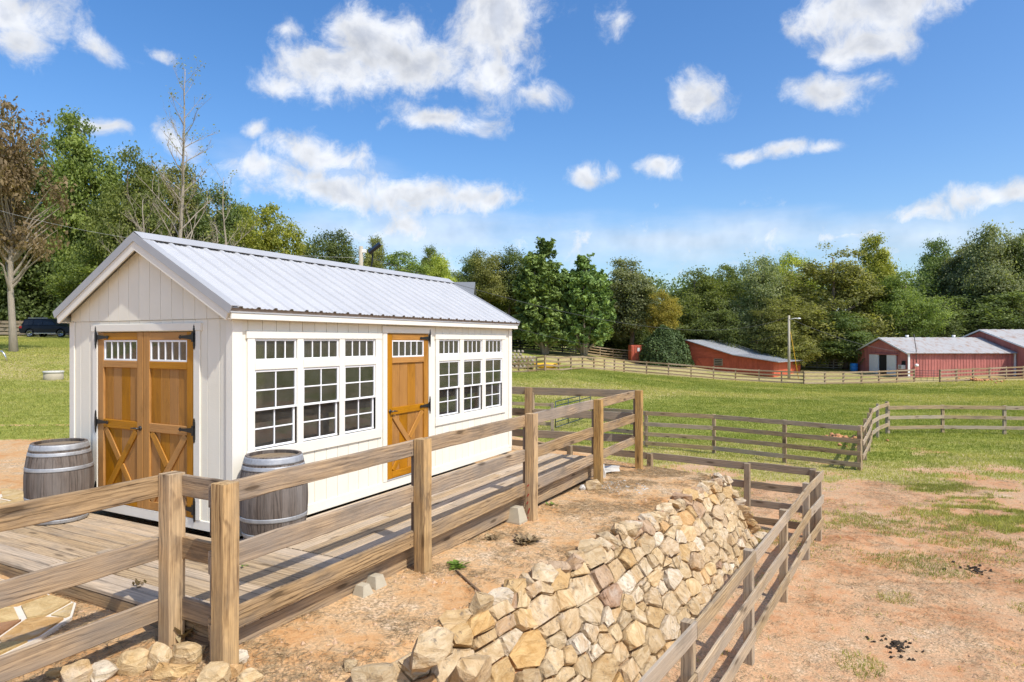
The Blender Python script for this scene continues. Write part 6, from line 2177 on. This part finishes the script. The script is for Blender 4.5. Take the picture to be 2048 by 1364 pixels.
def crown_deciduous(seed, nclump=150, per=75, base=0.16, sx=3.4, top=10.0, leaf=0.088, csize=0.58, shape='round'):
    rs = np.random.default_rng(seed)
    z0 = top * base
    cz = (z0 + top) / 2
    hz = (top - z0) / 2
    # a few large lobes make the outline uneven
    lobes = []
    for k in range(9):
        a = rs.random() * 2 * np.pi
        zz = rs.uniform(-0.75, 0.75)
        rad = np.sqrt(max(0.05, 1 - zz * zz)) * rs.uniform(0.35, 0.72)
        lobes.append((np.array([np.cos(a) * rad * sx, np.sin(a) * rad * sx, cz + zz * hz * 0.9]), rs.uniform(0.28, 0.5) * sx))
    lobes.append((np.array([rs.normal() * 0.3, rs.normal() * 0.3, top - 1.6]), 1.5))
    lobes.append((np.array([0, 0, cz]), sx * 0.62))
    P, O, T = [], [], []
    cl = []
    for k in range(nclump):
        c, rad = lobes[rs.integers(len(lobes))]
        d = rs.normal(size=3)
        d /= np.linalg.norm(d)
        p = c + d * rad * rs.uniform(0.7, 1.12) * np.array([1, 1, 1.15])
        if p[2] < z0:
            p[2] = z0 + rs.random() * 0.8
        if shape == 'tall':
            p[:2] *= 0.8
        p[2] = min(p[2], top - 0.1)
        cs = csize * rs.uniform(0.6, 1.25)
        m = int(per * rs.uniform(0.6, 1.4))
        q = rs.normal(size=(m, 3)) * np.array([cs, cs, cs * 0.62]) * 0.62
        P.append(p + q)
        o = p - np.array([0, 0, cz - 1.0])
        o = o / (np.linalg.norm(o) + 1e-6)
        qq = q / (np.linalg.norm(q, axis=1)[:, None] + 1e-6)
        O.append(0.5 * o[None] + 0.7 * qq)
        T.append(np.clip(rs.normal(0.45 + 0.2 * rs.normal(), 0.18, m), 0, 1))
        cl.append(p)
    P, O, T = np.concatenate(P), np.concatenate(O), np.concatenate(T)
    return quad_mesh_fast('crown', leaf_quads(P, O, leaf, rs), 4, M['leaf_green'], T), cl

def limbs(seed, cl, base_r=0.22, fork=2.2, top=9.0, mat='bark', nlimb=26, lean=0.0):
    r_ = random.Random(seed)
    V, Fc = [], []
    tr_ = []
    x = y = 0.0
    for i in range(9):
        z = top * i / 8
        tr_.append(Vector((x, y, z - (0.3 if i == 0 else 0))))
        x += r_.uniform(-.12, .12) + lean
        y += r_.uniform(-.12, .12)
    tube_geo(tr_, [base_r * (1.35 if i == 0 else 1) * (1 - 0.9 * i / 8) + 0.02 for i in range(9)], 8, V, Fc)
    cc = sorted(cl, key=lambda p: r_.random())[:nlimb]
    for p in cc:
        p = Vector(p)
        t = min(max((p.z - math.hypot(p.x, p.y) * 0.8) / top, fork / top), 0.9)
        k = min(7, int(t * 8))
        a = tr_[k].lerp(tr_[k + 1], t * 8 - k)
        rad = base_r * (1 - 0.9 * t) * 0.5 + 0.012
        mid = a.lerp(p, 0.5) + Vector((r_.uniform(-.25, .25), r_.uniform(-.25, .25), r_.uniform(-.1, .35)))
        tube_geo([a, a.lerp(mid, .5) + Vector((0, 0, -.05)), mid, p], [rad, rad * .75, rad * .5, 0.012], 5, V, Fc, False)
    return mesh_np('trunk', V, Fc, M[mat], True)

PROTO = {}
for k, (sd_, kw) in enumerate((
        (11, dict(nclump=300, per=105)), (23, dict(nclump=280, per=110, sx=3.0, base=0.1)), (37, dict(nclump=340, per=100, sx=3.9, base=0.08)),
        (41, dict(nclump=260, per=110, sx=2.9, base=0.14, shape='tall')), (59, dict(nclump=350, per=95, sx=3.5, base=0.05, csize=0.52)), (67, dict(nclump=290, per=105, sx=3.3, base=0.12, csize=0.7)))):
    cm_, cl = crown_deciduous(sd_, **kw)
    PROTO['d%d' % k] = (cm_, limbs(sd_, cl))
# pine: rounder, separated tufts on a bare stem
cm_, cl = crown_deciduous(83, nclump=120, per=180, base=0.40, sx=2.4, leaf=0.085, csize=0.62)
PROTO['pine'] = (cm_, limbs(83, cl, 0.17, 4.5, 9.4))
# sparse tree for the dying one
cm_, cl = crown_deciduous(97, nclump=330, per=38, base=0.22, sx=3.2, leaf=0.10, csize=0.5)
PROTO['sparse'] = (cm_, limbs(97, cl, 0.2, 2.4, 9.5, 'pale_bark', 120))

# eastern red cedar: several stems fanning out of one base, upswept sprays
def cedar(seed, W=3.6, H=10.0):
    rs = np.random.default_rng(seed)
    P, O, T = [], [], []
    tips = []
    leaders = [(0.0, 0.0, 1.0)] + [(rs.uniform(.12, .48) * W * np.cos(a), rs.uniform(.12, .48) * W * np.sin(a), rs.uniform(.55, .88)) for a in np.arange(7) * 2 * np.pi / 7 + rs.random()]
    for k in range(520):
        lx_, ly_, lh = leaders[rs.integers(len(leaders))]
        t = rs.random() ** 0.8
        z = H * (0.10 + t * (lh - 0.10))
        tt = (z / H)
        wid = W * (1.0 - tt) ** 0.95 * (0.55 + 0.45 * min(1, tt / 0.22)) * (0.55 if lh < 1 else 0.8)
        a = rs.random() * 2 * np.pi
        rr_ = wid * np.sqrt(rs.uniform(0.15, 1.0))
        c = np.array([lx_ * min(1, 0.5 + tt) + rr_ * np.cos(a), ly_ * min(1, .5 + tt) + rr_ * np.sin(a), z])
        d = np.array([np.cos(a) * .75, np.sin(a) * .75, rs.uniform(.25, .9)])
        d /= np.linalg.norm(d)
        m = int(rs.uniform(40, 72))
        L = rs.uniform(.5, 1.15)
        s = rs.random(m)
        q = c + d * (s * L)[:, None] + rs.normal(size=(m, 3)) * (0.05 + 0.17 * (1 - s))[:, None]
        P.append(q)
        O.append(np.repeat(d[None], m, 0))
        T.append(np.clip(rs.normal(.4 + .2 * rs.normal(), .2, m), 0, 1))
        tips.append(c)
    P, O, T = np.concatenate(P), np.concatenate(O), np.concatenate(T)
    me = quad_mesh_fast('crown', leaf_quads(P, O * 0.3, 0.15, rs, 0.5, 1.3), 4, M['leaf_cedar'], T)
    r_ = random.Random(seed)
    V, Fc = [], []
    for (lx_, ly_, lh) in leaders:
        pts = [Vector((lx_ * .10, ly_ * .10, -.3)), Vector((lx_ * .25, ly_ * .25, H * .07)), Vector((lx_ * .65, ly_ * .65, H * .22)), Vector((lx_, ly_, H * .45)), Vector((lx_, ly_, H * lh * .97))]
        tube_geo(pts, [.17, .15, .11, .07, .01], 7, V, Fc)
    for k in range(16):
        a = r_.uniform(0, 6.28)
        rr_ = r_.uniform(.6, 1.0) * W * .8
        tube_geo([Vector((0, 0, .2)), Vector((math.cos(a) * rr_ * .4, math.sin(a) * rr_ * .4, H * .12)), Vector((math.cos(a) * rr_, math.sin(a) * rr_, H * r_.uniform(.22, .34)))], [.09, .06, .015], 5, V, Fc, False)
    return me, mesh_np('trunk', V, Fc, M['pale_bark'], True)
PROTO['cedar'] = cedar(5)
PROTO['cedar2'] = cedar(14, 3.9)

def tree(px, Y, top_py, wpx, kind, leaf, label, base_py=None, group='trees along the edge of the wood', rot=None, yoff=0):
    X = (px - 1024) / F * Y
    zb = gz(X, Y) if base_py is None else EYE - (base_py - 682.0) / F * Y
    H = EYE + (682.0 - top_py) / F * Y - zb
    wid = wpx / F * Y
    cm_, tm_ = PROTO[kind]
    W0 = {'pine': 5.4, 'cedar': 7.2, 'cedar2': 7.6, 'sparse': 6.6}.get(kind, 7.4)
    name = {'pine': 'pine_tree', 'cedar': 'cedar_tree', 'cedar2': 'cedar_tree', 'sparse': 'dying_tree'}.get(kind, 'broadleaf_tree')
    sc = wid / W0
    rz = rng.uniform(0, 6.28) if rot is None else rot
    t = thing(name, label, 'tree', (X, Y, zb), group, rz, (sc, sc, H / 10.3))
    base = WM[t.name]
    tr_ = obj('trunk', tm_, t, base)
    cr = obj('crown', cm_, t, base)
    cr.material_slots[0].link = 'OBJECT'
    cr.material_slots[0].material = M[leaf]
    return t

LG = 'trees of the left wood edge'
tree(170, 62, 218, 210, 'd3', 'leaf_green', 'tallest green tree of the left wood, just right of the browning tree', group=LG)
tree(258, 58, 292, 175, 'd0', 'leaf_green', 'leafy green tree left of the tall bare tree, above the shed gable', group=LG)
tree(60, 76, 240, 270, 'd2', 'leaf_dark', 'dark tree at the left edge behind the browning tree', group=LG)
tree(345, 66, 325, 190, 'd5', 'leaf_olive', 'olive-tinged tree behind the tall bare trunk', group=LG)
tree(430, 64, 368, 170, 'd1', 'leaf_dark', 'dark tree just right of the tall bare tree', group=LG)
tree(545, 56, 404, 165, 'd4', 'leaf_yellowgreen', 'rounded bright yellow-green tree above the middle of the shed roof', group=LG)
tree(480, 72, 405, 130, 'd0', 'leaf_olive', 'small olive tree peeking left of the rounded yellow-green tree', group=LG)
tree(112, 78, 440, 230, 'd4', 'leaf_dark', 'low dark tree above the parked black car', group=LG)
tree(250, 60, 465, 220, 'd2', 'leaf_green', 'broad low green tree directly behind the shed gable peak', group=LG)
tree(-40, 70, 330, 220, 'd1', 'leaf_dark', 'dark tree cut by the left edge of the picture', group=LG)
tree(665, 75, 460, 150, 'd5', 'leaf_dark', 'blue-green tree left of the floodlight pole', group=LG)
tree(612, 82, 480, 90, 'd3', 'leaf_yellow', 'yellowing tree in the gap left of the blue-green tree', group=LG)
tree(748, 80, 466, 95, 'd3', 'leaf_olive', 'slim olive tree right behind the floodlight', group=LG)
tree(800, 82, 500, 170, 'd4', 'leaf_green', 'low green tree between the floodlight and the shed ridge end', group=LG)
tree(858, 86, 486, 85, 'd3', 'leaf_green', 'slender tree standing above the shed ridge end', group=LG)
tree(880, 64, 505, 95, 'd1', 'leaf_yellowgreen', 'bright yellow-green tree above the end of the shed ridge', group=LG)
tree(938, 88, 502, 85, 'pine', 'leaf_dark', 'leftmost of three pines left of the cedars', group='pines left of the cedars')
tree(978, 84, 498, 95, 'pine', 'leaf_olive', 'middle olive-coloured pine of the three left of the cedars', group='pines left of the cedars')
tree(1020, 86, 494, 110, 'pine', 'leaf_dark', 'rightmost pine of the three, touching the big cedar', group='pines left of the cedars')
tree(985, 92, 560, 190, 'd2', 'leaf_olive', 'low olive tree filling in below the three pines', group='trees along the edge of the wood')
tree(1090, 80, 484, 172, 'cedar', 'leaf_cedar', 'larger bright green cedar right of the shed', group='cedars in the pasture')
tree(1168, 80, 512, 168, 'cedar2', 'leaf_cedar', 'smaller cedar right of the larger one', group='cedars in the pasture')
tree(1262, 88, 510, 168, 'd3', 'leaf_grey', 'grey-green tree with sky gaps right of the cedars')
tree(1322, 84, 578, 85, 'd1', 'leaf_yellow', 'yellow-leaved small tree behind the round bush')
tree(1392, 92, 536, 160, 'd0', 'leaf_green', 'green tree above the left end of the old red barn')
tree(1452, 98, 528, 130, 'd4', 'leaf_green', 'green tree above the ridge of the old red barn')
tree(1512, 90, 512, 150, 'd5', 'leaf_grey', 'grey-green tree above the lean-to roof of the old barn')
tree(1585, 98, 502, 130, 'd1', 'leaf_yellowgreen', 'lighter green tree top behind the utility pole')
tree(1668, 88, 484, 235, 'd2', 'leaf_olive', 'largest olive-brown round tree right of the utility pole')
tree(1752, 98, 464, 140, 'd3', 'leaf_yellowgreen', 'tall light green tree above the long barn doors')
tree(1812, 86, 540, 150, 'd0', 'leaf_green', 'lower green tree above the left end of the long barn roof')
tree(1872, 104, 470, 130, 'd3', 'leaf_dark', 'dark tree with bare top above the long barn roof')
tree(1938, 98, 478, 150, 'd1', 'leaf_grey', 'grey-green tree above the right end of the long barn roof')
tree(1998, 94, 448, 170, 'd5', 'leaf_grey', 'tallest tree near the right edge')
tree(2062, 94, 460, 160, 'd0', 'leaf_dark', 'tree cut by the right edge of the picture')
tree(1985, 92, 560, 230, 'd2', 'leaf_dark', 'broad dark tree right behind the taller red barn')
tree(1590, 84, 590, 170, 'd4', 'leaf_olive', 'low olive tree behind the utility pole')
tree(1690, 86, 620, 170, 'd4', 'leaf_dark', 'low dark tree behind the pale fence between the barns')
tree(1430, 88, 600, 150, 'd2', 'leaf_dark', 'low dark tree right behind the old barn ridge')
tree(1250, 92, 600, 170, 'd2', 'leaf_dark', 'low dark tree behind the red container')
tree(1880, 92, 590, 170, 'd4', 'leaf_dark', 'low dark tree behind the long barn ridge')
# the browning tree at the left edge: sparse russet foliage, bare branches, pale trunk
tree(28, 37, 196, 205, 'sparse', 'leaf_brown', 'browning half-dead tree with pale trunk at the left edge', base_py=704, group=None, rot=2.0)

# bare and nearly bare trees
def branchy(name, label, px, Y, top_py, spread, seed, leaves, base_r, mat='pale_bark', nb=30):
    X = (px - 1024) / F * Y
    zb = gz(X, Y)
    H = EYE + (682.0 - top_py) / F * Y - zb
    t = thing(name, label, 'tree', (X, Y, zb), 'bare trees behind the shed')
    r_ = random.Random(seed)
    V, Fc = [], []
    tr_ = []
    x = y = 0
    for i in range(13):
        tr_.append(Vector((x, y, H * i / 12 - (.3 if i == 0 else 0))))
        x += r_.uniform(-.10, .10)
        y += r_.uniform(-.10, .10)
    tube_geo(tr_, [base_r * (1 - .96 * i / 12) + .008 for i in range(13)], 8, V, Fc)
    tips = []
    def grow(p, d, L, rad, depth):
        pts = [p]
        q = p.copy()
        dd = d.copy()
        for i in range(4):
            dd = (dd + Vector((r_.uniform(-.16, .16), r_.uniform(-.16, .16), r_.uniform(-.03, .13)))).normalized()
            q = q + dd * (L / 4)
            pts.append(q.copy())
        tube_geo(pts, [rad, rad * .8, rad * .6, rad * .4, rad * .16], 5 if depth == 0 else 4, V, Fc, False)
        if depth < 2:
            for i in range(r_.randint(3, 5)):
                k = r_.uniform(.25, 1.0) * 4
                j = min(3, int(k))
                a = pts[j].lerp(pts[j + 1], k - j)
                nd_ = (dd + Vector((r_.uniform(-.8, .8), r_.uniform(-.8, .8), r_.uniform(-.1, .6)))).normalized()
                grow(a, nd_, L * r_.uniform(.3, .55), rad * .42, depth + 1)
        else:
            tips.append(q.copy())
        tips.append(pts[-1])
    for b in range(nb):
        t_ = .2 + .78 * (b + r_.random()) / nb
        k = min(11, int(t_ * 12))
        a = tr_[k].lerp(tr_[k + 1], t_ * 12 - k)
        an = b * 2.4 + r_.uniform(-.4, .4)
        L = spread * (1.15 - t_) * r_.uniform(.7, 1.2) + .4
        grow(a, Vector((math.cos(an) * .8, math.sin(an) * .8, r_.uniform(.5, 1.1))).normalized(), L, base_r * (1 - .93 * t_) * .45 + .006, 0)
    obj('trunk', mesh_np('trunk', V, Fc, M[mat], True), t, WM[t.name])
    if leaves:
        rs = np.random.default_rng(seed)
        tp = np.array([tuple(q) for q in tips])
        idx = rs.integers(len(tp), size=leaves)
        C = tp[idx] + rs.normal(size=(leaves, 3)) * .12
        obj('crown', quad_mesh_fast('crown', leaf_quads(C, rs.normal(size=(leaves, 3)), .06, rs), 4, M['leaf_olive'], rs.random(leaves)), t, WM[t.name])
    return t
branchy('bare_tree', 'tall bare tree with thin upright crown above the shed roof', 368, 38, 140, 3.6, 3, 500, .17, nb=36)
branchy('bare_tree', 'bare pale-branched small tree left of the tall bare tree', 300, 34, 400, 3.6, 8, 120, .12, nb=16)
branchy('bare_tree', 'bare leaning sapling right of the tall bare tree', 460, 36, 355, 3.2, 19, 260, .11, nb=16)

# round bush
def bush():
    X, Yb = at_px(1331, 82)
    zb = gz(X, Yb)
    t = thing('round_bush', 'large round dark green bush beside the old red barn', 'bush', (X, Yb, zb))
    rs = np.random.default_rng(8)
    n_ = 20000
    d = rs.normal(size=(n_, 3))
    d /= np.linalg.norm(d, axis=1)[:, None]
    d[:, 2] = np.abs(d[:, 2]) * 1.0 - .12
    lump = np.array([mnoise.noise(Vector(v) * 2.6) + 0.5 * mnoise.noise(Vector(v) * 6.0) for v in d])
    rad = (2.65 + .42 * lump) * (0.82 + .18 * rs.random(n_) ** .5) + (rs.random(n_) < .02) * rs.random(n_) * .35
    C = d * rad[:, None] * np.array([1.2, 1.2, 1.85])
    C[:, 2] += .25
    C = C[C[:, 2] > -.1]
    dd = d[:len(C)]
    dd = C / np.linalg.norm(C, axis=1)[:, None]
    obj('crown', quad_mesh_fast('crown', leaf_quads(C, dd * 1.2, .12, rs), 4, M['leaf_bush'], np.clip(rs.normal(.5, .25, len(C)), 0, 1)), t, Matrix.Translation((X, Yb, zb)))
    V, Fc = [], []
    for k in range(7):
        a = k * .9
        tube_geo([Vector((0, 0, -.1)), Vector((math.cos(a) * .6, math.sin(a) * .6, 1.0)), Vector((math.cos(a) * 1.4, math.sin(a) * 1.4, 2.3))], [.1, .07, .02], 6, V, Fc)
    obj('trunk', mesh_np('trunk', V, Fc, M['bark'], True), t, Matrix.Translation((X, Yb, zb)))
bush()

# the wood behind, seen only as a mass between the edge trees
def woods():
    rs = np.random.default_rng(77)
    P, T = [], []
    for k in range(2300):
        px = rs.uniform(-260, 2400)
        Yk = rs.uniform(98, 118)
        if px < 640:
            Yk -= 24
        X = (px - 1024) / F * Yk
        zg_w = 0.5 if px > 640 else 2.5
        top = 11.0 if px > 640 else 15.0
        if 880 < px < 1240:
            top = 10.0
        if 430 < px < 640:
            top = 10.0
        z = zg_w + rs.random() ** .8 * top
        m = 85
        q = rs.normal(size=(m, 3)) * np.array([1.1, 1.1, .8])
        P.append(np.array([X, Yk, z]) + q)
        T.append(np.clip(rs.normal(.35 + .2 * rs.normal(), .2, m), 0, 1))
    P, T = np.concatenate(P), np.concatenate(T)
    O = np.zeros_like(P)
    O[:, 1] = -.5
    o = obj('woods', quad_mesh_fast('woods', leaf_quads(P, O, .22, rs), 4, M['leaf_dark'], T))
    o['kind'] = 'stuff'
    o['label'] = 'dark mass of woodland behind the edge trees'
    # undergrowth along the foot of the wood
    P, T = [], []
    for k in range(1300):
        px = rs.uniform(-260, 2350)
        Yk = rs.uniform(88, 98) if px > 640 else rs.uniform(73, 80)
        if 1170 < px < 1700:
            Yk += 6
        X = (px - 1024) / F * Yk
        z = gz(X, Yk) + rs.random() * 3.4
        m = 40
        P.append(np.array([X, Yk, z]) + rs.normal(size=(m, 3)) * np.array([.9, .9, .55]))
        T.append(np.clip(rs.normal(.35 + .2 * rs.normal(), .2, m), 0, 1))
    P, T = np.concatenate(P), np.concatenate(T)
    O = np.zeros_like(P)
    O[:, 1] = -.5
    o = obj('undergrowth', quad_mesh_fast('undergrowth', leaf_quads(P, O, .24, rs), 4, M['leaf_dark'], T))
    o['kind'] = 'stuff'
    o['label'] = 'leafy undergrowth along the foot of the wood'
woods()
